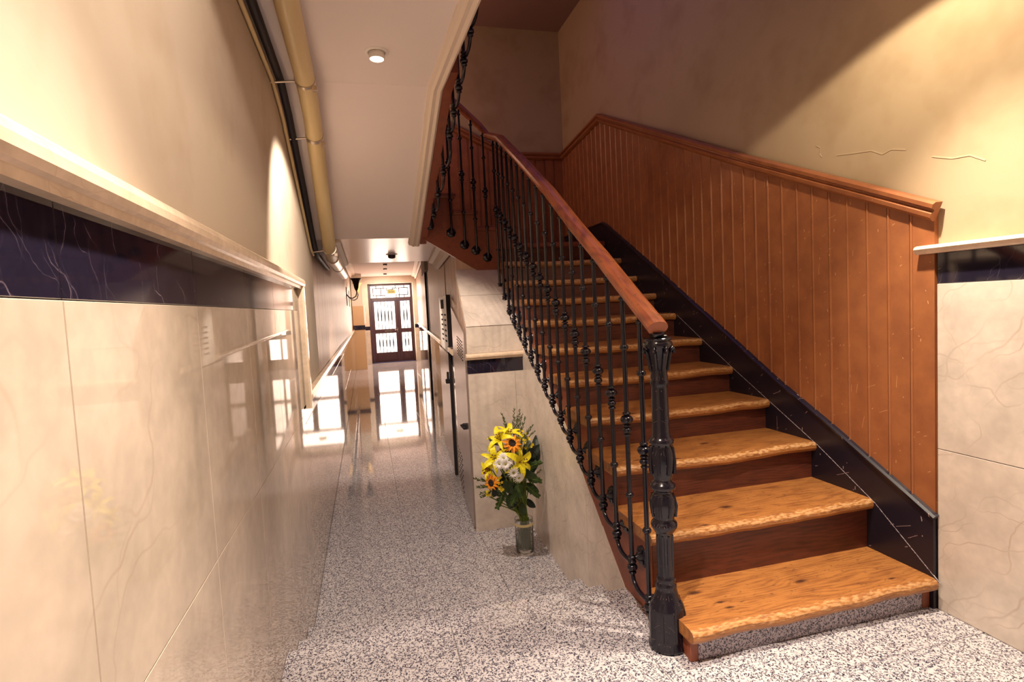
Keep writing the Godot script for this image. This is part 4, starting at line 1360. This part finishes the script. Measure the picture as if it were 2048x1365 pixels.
# ---------------------------------------------------------------- pipes and fittings
func build_pipes() -> void:
	var p := thing("waste_pipe", "cream painted pipe with metal end running under the ceiling along the left wall", "pipe")
	var pts := [Vector3(-0.206, 2.345, 0.9), Vector3(-0.2055, 2.345, -2.22), Vector3(-0.208, 2.335, -2.86), Vector3(-0.209, 2.315, -3.05), Vector3(-0.2096, 2.255, -3.25), Vector3(-0.219, 1.993, -3.775), Vector3(-0.226, 1.72, -4.30), Vector3(-0.229, 1.69, -4.42), Vector3(-0.233, 1.685, -4.6), Vector3(-0.24, 1.685, -5.0)]
	var mb := MB.new()
	mb.tube(pts, 0.046, 20)
	put("pipe", mb, M.pipe_paint, p)
	mb = MB.new()
	mb.tube([Vector3(-0.24, 1.685, -4.98), Vector3(-0.245, 1.685, -5.12)], 0.054, 20)
	mb.tube([Vector3(-0.245, 1.685, -5.1), Vector3(-0.235, 1.69, -7.4)], 0.048, 20)
	mb.tube([Vector3(-0.242, 1.686, -6.0), Vector3(-0.242, 1.686, -6.08)], 0.053, 20)
	put("metal_section", mb, M.zinc, p)
	for q in [[Vector3(-0.2085, 2.33, -2.9), Vector3(0, -0.03, -0.2)], [Vector3(-0.2115, 2.20, -3.36), Vector3(0, -0.25, -0.5)], [Vector3(-0.228, 1.69, -4.4), Vector3(0, -0.1, -0.5)]]:
		mb = MB.new()
		mb.tube([q[0] - q[1].normalized() * 0.011, q[0] + q[1].normalized() * 0.011], 0.049, 20)
		mb.tube([q[0] + Vector3(-0.04, -0.01, 0), Vector3(XL - 0.014, q[0].y - 0.02, q[0].z)], 0.006, 8)
		mb.box(q[0] + Vector3(0.03, -0.055, -0.012), q[0] + Vector3(0.055, -0.03, 0.012), 0.002)
		put("clamp", mb, M.zinc, p)
	var c := thing("electric_conduit", "thin dark conduit running on the left wall beside the cream pipe", "conduit")
	mb = MB.new()
	mb.tube([Vector3(-0.33, 2.352, 0.9), Vector3(-0.328, 2.352, -2.3), Vector3(-0.325, 2.34, -2.95), Vector3(-0.325, 2.27, -3.2), Vector3(-0.325, 1.99, -3.78), Vector3(-0.33, 1.70, -4.36), Vector3(-0.335, 1.67, -4.7), Vector3(-0.34, 1.67, -6.0)], 0.019, 10)
	put("tube", mb, M.cable, c)
	mb = MB.new()
	mb.tube([Vector3(-0.352, 2.31, 0.9), Vector3(-0.352, 2.31, -2.9), Vector3(-0.352, 2.24, -3.18), Vector3(-0.352, 1.95, -3.78), Vector3(-0.352, 1.68, -4.32), Vector3(-0.352, 1.66, -4.5)], 0.009, 8)
	put("cable", mb, M.pipe_paint, c)


func build_fittings() -> void:
	var t := thing("intercom_panel", "white intercom panel with a dark screen on the side of the ochre pier", "intercom", Vector3(-0.035, 0.92, -16.6))
	one_box("case", Vector3(-0.02, 0, -0.4), Vector3(0.03, 0.50, 0.32), M.white_enamel, t, 0.004)
	one_box("screen", Vector3(0.03, 0.33, -0.28), Vector3(0.034, 0.45, 0.0), M.dark_hole, t)
	one_box("speaker", Vector3(0.03, 0.36, 0.08), Vector3(0.034, 0.44, 0.22), M.sconce_iron, t)
	for i in 3:
		for j in 3:
			one_box("button", Vector3(0.03, 0.06 + 0.08 * i, -0.25 + 0.18 * j), Vector3(0.035, 0.085 + 0.08 * i, -0.16 + 0.18 * j), M.sconce_iron, t)


# ---------------------------------------------------------------- flowers
# places are given on an upright plane at z = -3.36 and brought forward towards the eye by dz
func bloom(px: float, py: float, dz := 0.0) -> Vector3:
	var p := Vector3(0.81 + (px - 1020.0) * 0.0033, 0.198 - (py - 935.0) * 0.00335, -3.36)
	return Vector3(0, 1.2, 0) + (p - Vector3(0, 1.2, 0)) * (3.36 - dz) / 3.36


func petal(mb: MB, xf: Transform3D, L: float, w: float, curl: float, cup := 0.15, n := 6) -> void:
	var rows := []
	for i in n + 1:
		var u := float(i) / n
		var wd := w * pow(sin(PI * clampf(u * 0.93 + 0.05, 0, 1)), 0.75) * (1.0 - 0.25 * u)
		var an := curl * u * u
		var y := L * u * cos(an * 0.7)
		var z := L * u * sin(an * 0.7)
		rows.append([xf * Vector3(-wd, y, z - cup * wd), xf * Vector3(0, y, z), xf * Vector3(wd, y, z - cup * wd)])
	for i in n:
		for k in 2:
			var a: Vector3 = rows[i][k]
			var b: Vector3 = rows[i][k + 1]
			var c: Vector3 = rows[i + 1][k + 1]
			var d: Vector3 = rows[i + 1][k]
			var nn := (b - a).cross(d - a)
			if nn.length_squared() < 1e-14:
				nn = (c - b).cross(d - b)
			mb.quad(a, b, c, d, nn.normalized())


func facing(dir: Vector3) -> Basis:     # local y along dir
	var y := dir.normalized()
	var x := y.cross(Vector3(0.3, 0.1, -1)).normalized()
	return Basis(x, y, x.cross(y))


func flower_stem(parent: Node3D, from: Vector3, m: Material) -> void:
	var neck := Vector3(0.878, -0.125, -3.345) + Vector3(rng.randf_range(-0.025, 0.025), 0, rng.randf_range(-0.025, 0.025))
	var foot := Vector3(0.88, -0.33, -3.355) + Vector3(rng.randf_range(-0.03, 0.03), 0, rng.randf_range(-0.03, 0.03))
	var a := from - parent.position
	var b := neck - parent.position
	var c := foot - parent.position
	var mb := MB.new()
	mb.tube([a, a.lerp(b, 0.35) + Vector3(0, 0, -0.02), a.lerp(b, 0.75) + Vector3(0, 0, -0.01), b, b.lerp(c, 0.5), c], 0.0035, 6)
	put("stem", mb, m, parent)


func lily(px: float, py: float, dz: float, dir: Vector3, size: float, openness: float, label: String) -> void:
	var at := bloom(px, py, dz)
	var t := thing("lily", label, "flower", at, "yellow lilies in the bouquet")
	var B := facing(dir)
	for k in 6:
		var mb := MB.new()
		var s := size * (1.0 if k % 2 == 0 else 0.92)
		var xf := Transform3D(B * Basis(Vector3.UP, TAU * k / 6) * Basis(Vector3.RIGHT, openness + 0.08 * (k % 2)), Vector3.ZERO)
		petal(mb, xf, s, s * (0.2 if k % 2 == 0 else 0.16), 1.1, 0.25, 7)
		put("petal", mb, M.lily_petal, t)
	var mb := MB.new()
	for k in 5:
		var an := TAU * k / 5
		var tip := B * Vector3(cos(an) * size * 0.14, size * 0.5, sin(an) * size * 0.14)
		mb.tube([Vector3.ZERO, tip * 0.6, tip], 0.0012, 5)
		mb.tube([tip + B * Vector3(-0.006, 0, 0), tip + B * Vector3(0.006, 0.001, 0)], 0.0026, 6)
	put("stamens", mb, M.stamen, t)
	flower_stem(t, at - B.y * 0.01, M.stem_green)


func sunflower(px: float, py: float, dz: float, dir: Vector3, r: float, label: String) -> void:
	var at := bloom(px, py, dz)
	var t := thing("sunflower", label, "flower", at, "sunflowers in the bouquet")
	var B := facing(dir)
	var mb := MB.new()
	for k in 20:
		petal(mb, Transform3D(B * Basis(Vector3.UP, TAU * k / 20 + 0.1 * (k % 2)) * Basis(Vector3.RIGHT, 1.25 + 0.22 * (k % 2)), B * Vector3(0, -0.002 * (k % 2), 0)), r * rng.randf_range(0.9, 1.05), r * 0.17, 0.4, 0.3, 5)
	put("petals", mb, M.sun_petal, t)
	mb = MB.new()
	mb.lathe([Vector2(r * 0.43, -0.004), Vector2(r * 0.42, 0.006), Vector2(r * 0.3, 0.011), Vector2(r * 0.12, 0.009), Vector2(0, 0.007)], 18, Transform3D(B, Vector3.ZERO), 0.03, 9)
	put("disc", mb, M.sun_disc, t)
	flower_stem(t, at - B.y * 0.008, M.stem_green)


func daisy(px: float, py: float, dz: float, dir: Vector3, r: float, label: String) -> void:
	var at := bloom(px, py, dz)
	var t := thing("chrysanthemum", label, "flower", at, "white chrysanthemums in the bouquet")
	var B := facing(dir)
	var mb := MB.new()
	for ring in 2:
		for k in 13:
			petal(mb, Transform3D(B * Basis(Vector3.UP, TAU * (k + 0.5 * ring) / 13) * Basis(Vector3.RIGHT, 1.35 - 0.35 * ring), Vector3.ZERO), r * (1.0 - 0.2 * ring), r * 0.15, 0.25, 0.2, 4)
	put("petals", mb, M.daisy_petal, t)
	mb = MB.new()
	mb.lathe([Vector2(r * 0.24, 0.0), Vector2(r * 0.2, 0.006), Vector2(0, 0.009)], 12, Transform3D(B, Vector3.ZERO))
	put("eye", mb, M.daisy_eye, t)
	flower_stem(t, at - B.y * 0.005, M.stem_green)


func frond(a: Vector3, b: Vector3, droop: float, pairs: int, w: float, m: Material, label: String, called: String, thick := 0.2, along_stem := 0.75) -> void:
	var t := thing(called, label, "greenery", a, "fern and twig greenery in the bouquet")
	var L := b - a
	var side := L.cross(Vector3(0, 0.2, 1)).normalized()
	var mb := MB.new()
	var pts := []
	for i in 9:
		var u := i / 8.0
		pts.append(L * u + Vector3(0, -droop * u * u, 0))
	mb.tube(pts, 0.0022, 5, 0.0008)
	put("rib", mb, M.stem_green, t)
	mb = MB.new()
	for i in pairs:
		var u := 0.18 + 0.8 * i / pairs
		var p := L * u + Vector3(0, -droop * u * u, 0)
		var tg := (L + Vector3(0, -2 * droop * u, 0)).normalized()
		for s: float in [-1.0, 1.0]:
			var dir: Vector3 = (side * s * rng.randf_range(0.6, 1.1) + tg * along_stem + Vector3(0, 0, rng.randf_range(-0.25, 0.25))).normalized()
			if along_stem > 1.0:
				p = L * minf(1.0, u + rng.randf_range(-0.05, 0.05)) + Vector3(0, -droop * u * u, 0)
			petal(mb, Transform3D(facing(dir), p), w * (1.05 - 0.75 * u) * (rng.randf_range(0.85, 1.1) if along_stem < 1.0 else rng.randf_range(0.5, 1.5)), w * thick * 0.5, 0.5, 0.1, 4)
	var lf := put("leaflets", mb, m, t)
	lf.set_meta("kind", "stuff")
	flower_stem(t, a, M.stem_green)


func leaf(px: float, py: float, dz: float, dir: Vector3, L: float, w: float, m: Material, label: String) -> void:
	var at := bloom(px, py, dz)
	var t := thing("broad_leaf", label, "leaf", at, "broad leaves in the bouquet")
	var mb := MB.new()
	petal(mb, Transform3D(facing(dir), Vector3.ZERO), L, w, 0.6, 0.35, 8)
	put("blade", mb, m, t)
	flower_stem(t, at, M.stem_green)


func filler(px: float, py: float, dz: float, n: int, spread: float, m: Material, label: String) -> void:
	var at := bloom(px, py, dz)
	var t := thing("filler_sprig", label, "flower", at, "small sprigs in the bouquet")
	var mb := MB.new()
	var st := MB.new()
	for k in n:
		var o := Vector3(rng.randf_range(-1, 1), rng.randf_range(-1, 1), rng.randf_range(-0.6, 0.8)) * spread
		st.tube([Vector3(0, -spread, -0.01), o], 0.0012, 5)
		for q in 5:
			petal(mb, Transform3D(facing(Vector3(o.x, o.y + 0.02, 0.05)) * Basis(Vector3.UP, TAU * q / 5) * Basis(Vector3.RIGHT, 1.0), o), 0.012, 0.004, 0.3, 0.2, 3)
	put("blossom", mb, m, t)
	put("twigs", st, M.stem_green, t)
	flower_stem(t, at + Vector3(0, -spread, -0.01), M.stem_green)


func build_flowers() -> void:
	var vp := Vector3(0.88, LOW + 0.0006, -3.355)
	var v := thing("glass_vase", "clear cylindrical glass vase of water on the granite floor holding the bouquet", "vase", vp)
	var mb := MB.new()
	mb.lathe([Vector2(0, 0), Vector2(0.055, 0), Vector2(0.058, 0.004), Vector2(0.058, 0.222), Vector2(0.0565, 0.225), Vector2(0.055, 0.222), Vector2(0.055, 0.012), Vector2(0, 0.011)], 36)
	put("glass", mb, M.vase_glass, v)
	mb = MB.new()
	mb.lathe([Vector2(0, 0.0112), Vector2(0.0546, 0.0122), Vector2(0.0546, 0.15), Vector2(0, 0.15)], 36)
	put("water", mb, M.water, v)
	var r := thing("ribbon", "pale cream ribbon tied round the glass vase just under its rim", "ribbon", vp)
	mb = MB.new()
	mb.lathe([Vector2(0.0585, 0.183), Vector2(0.0598, 0.185), Vector2(0.0598, 0.198), Vector2(0.0585, 0.20)], 36)
	put("band", mb, M.ribbon_cloth, r)
	# flowers
	lily(1019, 880, 0.02, Vector3(0.1, 1, 0.35), 0.115, 0.35, "upright yellow lily at the top of the bouquet above the sunflower")
	lily(1006, 884, 0.05, Vector3(-0.55, 0.75, 0.5), 0.11, 0.55, "half open yellow lily on the upper left of the bouquet")
	lily(992, 917, 0.10, Vector3(-0.35, 0.5, 0.8), 0.105, 0.75, "open yellow lily beside the white flowers on their left")
	lily(1038, 928, 0.13, Vector3(0.45, 0.25, 0.9), 0.125, 0.95, "wide open yellow lily in the middle right of the bouquet, the largest")
	lily(984, 936, 0.06, Vector3(-0.8, 0.3, 0.5), 0.085, 0.5, "narrow yellow lily at the left edge of the bouquet")
	sunflower(1026, 891, 0.12, Vector3(0.1, 0.55, 0.85), 0.062, "orange sunflower with dark centre near the top of the bouquet")
	sunflower(983, 960, 0.12, Vector3(-0.75, 0.05, 0.65), 0.055, "orange sunflower turned sideways low on the left of the bouquet")
	var k := 0
	var names := ["white chrysanthemum at the top of the white cluster", "white chrysanthemum on the left of the white cluster", "white chrysanthemum in the middle of the white cluster", "white chrysanthemum on the right of the upper white cluster", "lower white chrysanthemum below the big yellow lily", "lowest white chrysanthemum, at the bottom right of the white flowers"]
	for q in [[1008, 917, 0.16, -0.1, 0.5], [1000, 926, 0.17, -0.4, 0.2], [1011, 928, 0.19, 0.1, 0.1], [1018, 923, 0.16, 0.35, 0.4], [1026, 946, 0.19, 0.0, -0.1], [1036, 957, 0.18, 0.25, -0.3]]:
		daisy(q[0], q[1], q[2], Vector3(q[3], q[4], 1.0), 0.038, names[k])
		k += 1
	filler(1005, 899, 0.08, 9, 0.028, M.red_petal, "small dark red sprig under the upper sunflower")
	filler(976, 932, 0.05, 7, 0.025, M.red_petal, "small dark red sprig at the left edge of the bouquet")
	filler(1056, 896, 0.06, 12, 0.035, M.yellow_bud, "loose yellow sprig on the upper right of the bouquet")
	filler(1046, 878, 0.03, 10, 0.03, M.yellow_bud, "small yellow sprig behind the sunflower's right side")
	filler(998, 957, 0.14, 6, 0.018, M.yellow_bud, "small yellow sprig beside the lower sunflower")
	filler(1000, 975, 0.12, 6, 0.014, M.yellow_bud, "small yellow sprig below the lower sunflower")
	filler(978, 980, 0.08, 7, 0.022, M.yellow_bud, "small yellow sprig low on the left")
	filler(996, 999, 0.08, 7, 0.018, M.yellow_bud, "lowest small yellow sprig over the vase")
	# twigs and ferns: from, to
	k = 0
	names = ["leafy twig arching up to the left at the top", "tall leafy twig straight up at the top", "leafy twig rising at the top right", "leafy twig spreading right above the yellow sprig", "leafy twig at the far upper right", "leafy twig on the left above the lily", "leafy twig spreading left below the sideways sunflower", "leafy twig reaching furthest left", "leafy twig hanging left and down"]
	for q in [[1024, 885, 1008, 832, 0.0], [1030, 885, 1034, 826, -0.02], [1034, 885, 1046, 828, 0.0], [1038, 885, 1056, 845, 0.02], [1042, 890, 1070, 862, 0.03], [1005, 895, 982, 880, 0.03], [985, 965, 954, 968, 0.05], [985, 958, 947, 950, 0.03], [985, 975, 960, 988, 0.04]]:
		frond(bloom(q[0], q[1], q[4]), bloom(q[2], q[3], q[4] + 0.01), -0.012, 11, 0.034, M.twig_green, names[k], "leafy_twig", 0.16, 1.9)
		k += 1
	k = 0
	names = ["green fern frond hanging over the front of the vase", "green fern frond pointing right, the upper of the two", "green fern frond pointing right, lower down", "dark fern frond hanging left of the vase", "fern frond hanging right of the vase", "fern frond between the white flowers and the vase"]
	for q in [[1040, 970, 1018, 1005, 0.14], [1045, 945, 1084, 928, 0.03], [1048, 960, 1082, 966, 0.04], [1010, 970, 990, 1008, 0.08], [1050, 975, 1075, 995, 0.05], [1030, 962, 1040, 990, 0.14]]:
		frond(bloom(q[0], q[1], q[4]), bloom(q[2], q[3], q[4] + 0.03), 0.015, 13, 0.05, M.fern_green, names[k], "fern_frond", 0.24)
		k += 1
	k = 0
	names = ["thin twig arching left beside the top lily", "thin twig between the two tallest twigs", "thin twig leaning right of the tallest twig", "thin twig crossing the yellow sprig on the right", "thin twig at the right edge above the dark leaf", "thin twig low on the left under the others", "thin twig behind the left lily", "thin drooping twig on the lower right"]
	for q in [[1020, 888, 1014, 842, -0.03], [1031, 886, 1040, 836, -0.04], [1036, 886, 1050, 836, -0.03], [1040, 895, 1062, 872, 0.05], [1046, 890, 1074, 874, 0.0], [990, 972, 958, 980, 0.06], [992, 905, 972, 912, 0.02], [1050, 965, 1084, 948, 0.02]]:
		frond(bloom(q[0], q[1], q[4]), bloom(q[2], q[3], q[4] + 0.01), -0.006, 9, 0.03, M.twig_green, names[k], "leafy_twig", 0.15, 2.2)
		k += 1
	# dark foliage that fills the bouquet; the tall back pair also stands for shadow
	k = 0
	var at := ["behind the upper lilies", "behind the white flowers", "below the white flowers", "in the middle of the bouquet", "low in the middle", "beside the lower sunflower", "under the big lily", "right of the big lily", "at the lower right", "low over the vase's left", "over the vase's rim", "at the right of the neck", "standing dark and tall at the right back, part leaf and part shadow on the wall", "upright at the right back, the smaller one, part leaf and part shadow"]
	for q in [[1020, 920, -0.01, -0.2, 1.0, 0.10, 0.03], [1015, 945, 0.05, -0.4, -0.4, 0.10, 0.035], [1010, 958, 0.09, 0.2, -0.8, 0.10, 0.035], [1025, 965, 0.08, 0.3, -0.9, 0.11, 0.035], [1020, 985, 0.07, -0.3, -0.8, 0.09, 0.03], [998, 965, 0.09, -0.5, -0.6, 0.09, 0.03], [1045, 945, 0.06, 0.6, -0.4, 0.10, 0.032], [1055, 920, 0.0, 0.5, 0.5, 0.11, 0.035], [1050, 970, 0.02, 0.5, -0.5, 0.10, 0.035], [1030, 995, 0.04, -0.5, -0.5, 0.08, 0.025], [1038, 1005, 0.06, 0.1, -1.0, 0.09, 0.026], [1050, 1000, 0.02, 0.4, -0.6, 0.08, 0.025], [1064, 950, -0.06, 0.15, 1.0, 0.24, 0.042], [1054, 940, -0.07, 0.05, 1.0, 0.20, 0.04]]:
		leaf(q[0], q[1], q[2], Vector3(q[3], q[4], 0.35 if k < 12 else 0.05), q[5], q[6], M.dark_leaf if k > 11 or k % 2 else M.leaf_green, "dark green broad leaf " + at[k])
		k += 1



func _ready() -> void:
	rng.seed = 7
	var cam := Camera3D.new()
	cam.name = "camera"
	add_child(cam)
	cam.position = Vector3(0, 1.2, 0)
	cam.rotation_order = EULER_ORDER_YXZ
	cam.rotation_degrees = Vector3(-3.5395, -14.4214, -2.8813)
	cam.fov = 62.54
	cam.near = 0.02
	cam.far = 100
	cam.current = true
	var we := WorldEnvironment.new()
	we.name = "surroundings"
	var env := Environment.new()
	env.background_mode = Environment.BG_COLOR
	env.background_color = Color(0.62, 0.60, 0.78)
	env.background_energy_multiplier = 1.0
	env.tonemap_mode = Environment.TONE_MAPPER_LINEAR
	env.tonemap_exposure = 1.0
	env.sdfgi_enabled = true
	env.ssao_enabled = true
	env.ssil_enabled = true
	we.environment = env
	add_child(we)
	# daylight through the door's panes
	for q in [[0.268, 0.895, 0.682, 1.545], [0.268, 0.895, -0.05, 0.552], [1.07, 1.362, 0.682, 1.545], [1.07, 1.362, -0.05, 0.552], [0.19, 1.39, 1.67, 2.03]]:
		var sz := Vector2(q[1] - q[0], q[3] - q[2])
		area(Vector3((q[0] + q[1]) / 2, (q[2] + q[3]) / 2, -18.05), Vector3(0, 0, 1), sz, 2.5 * sz.x * sz.y, Color(1.0, 0.84, 0.74))
	make_materials()
	build_floor()
	build_left_wall()
	build_right_wall()
	build_ceilings()
	build_corridor()
	build_stairs()
	build_closet()
	build_balustrade()
	build_upper_balustrades()
	build_door()
	build_lamps()
	build_pipes()
	build_fittings()
	build_flowers()
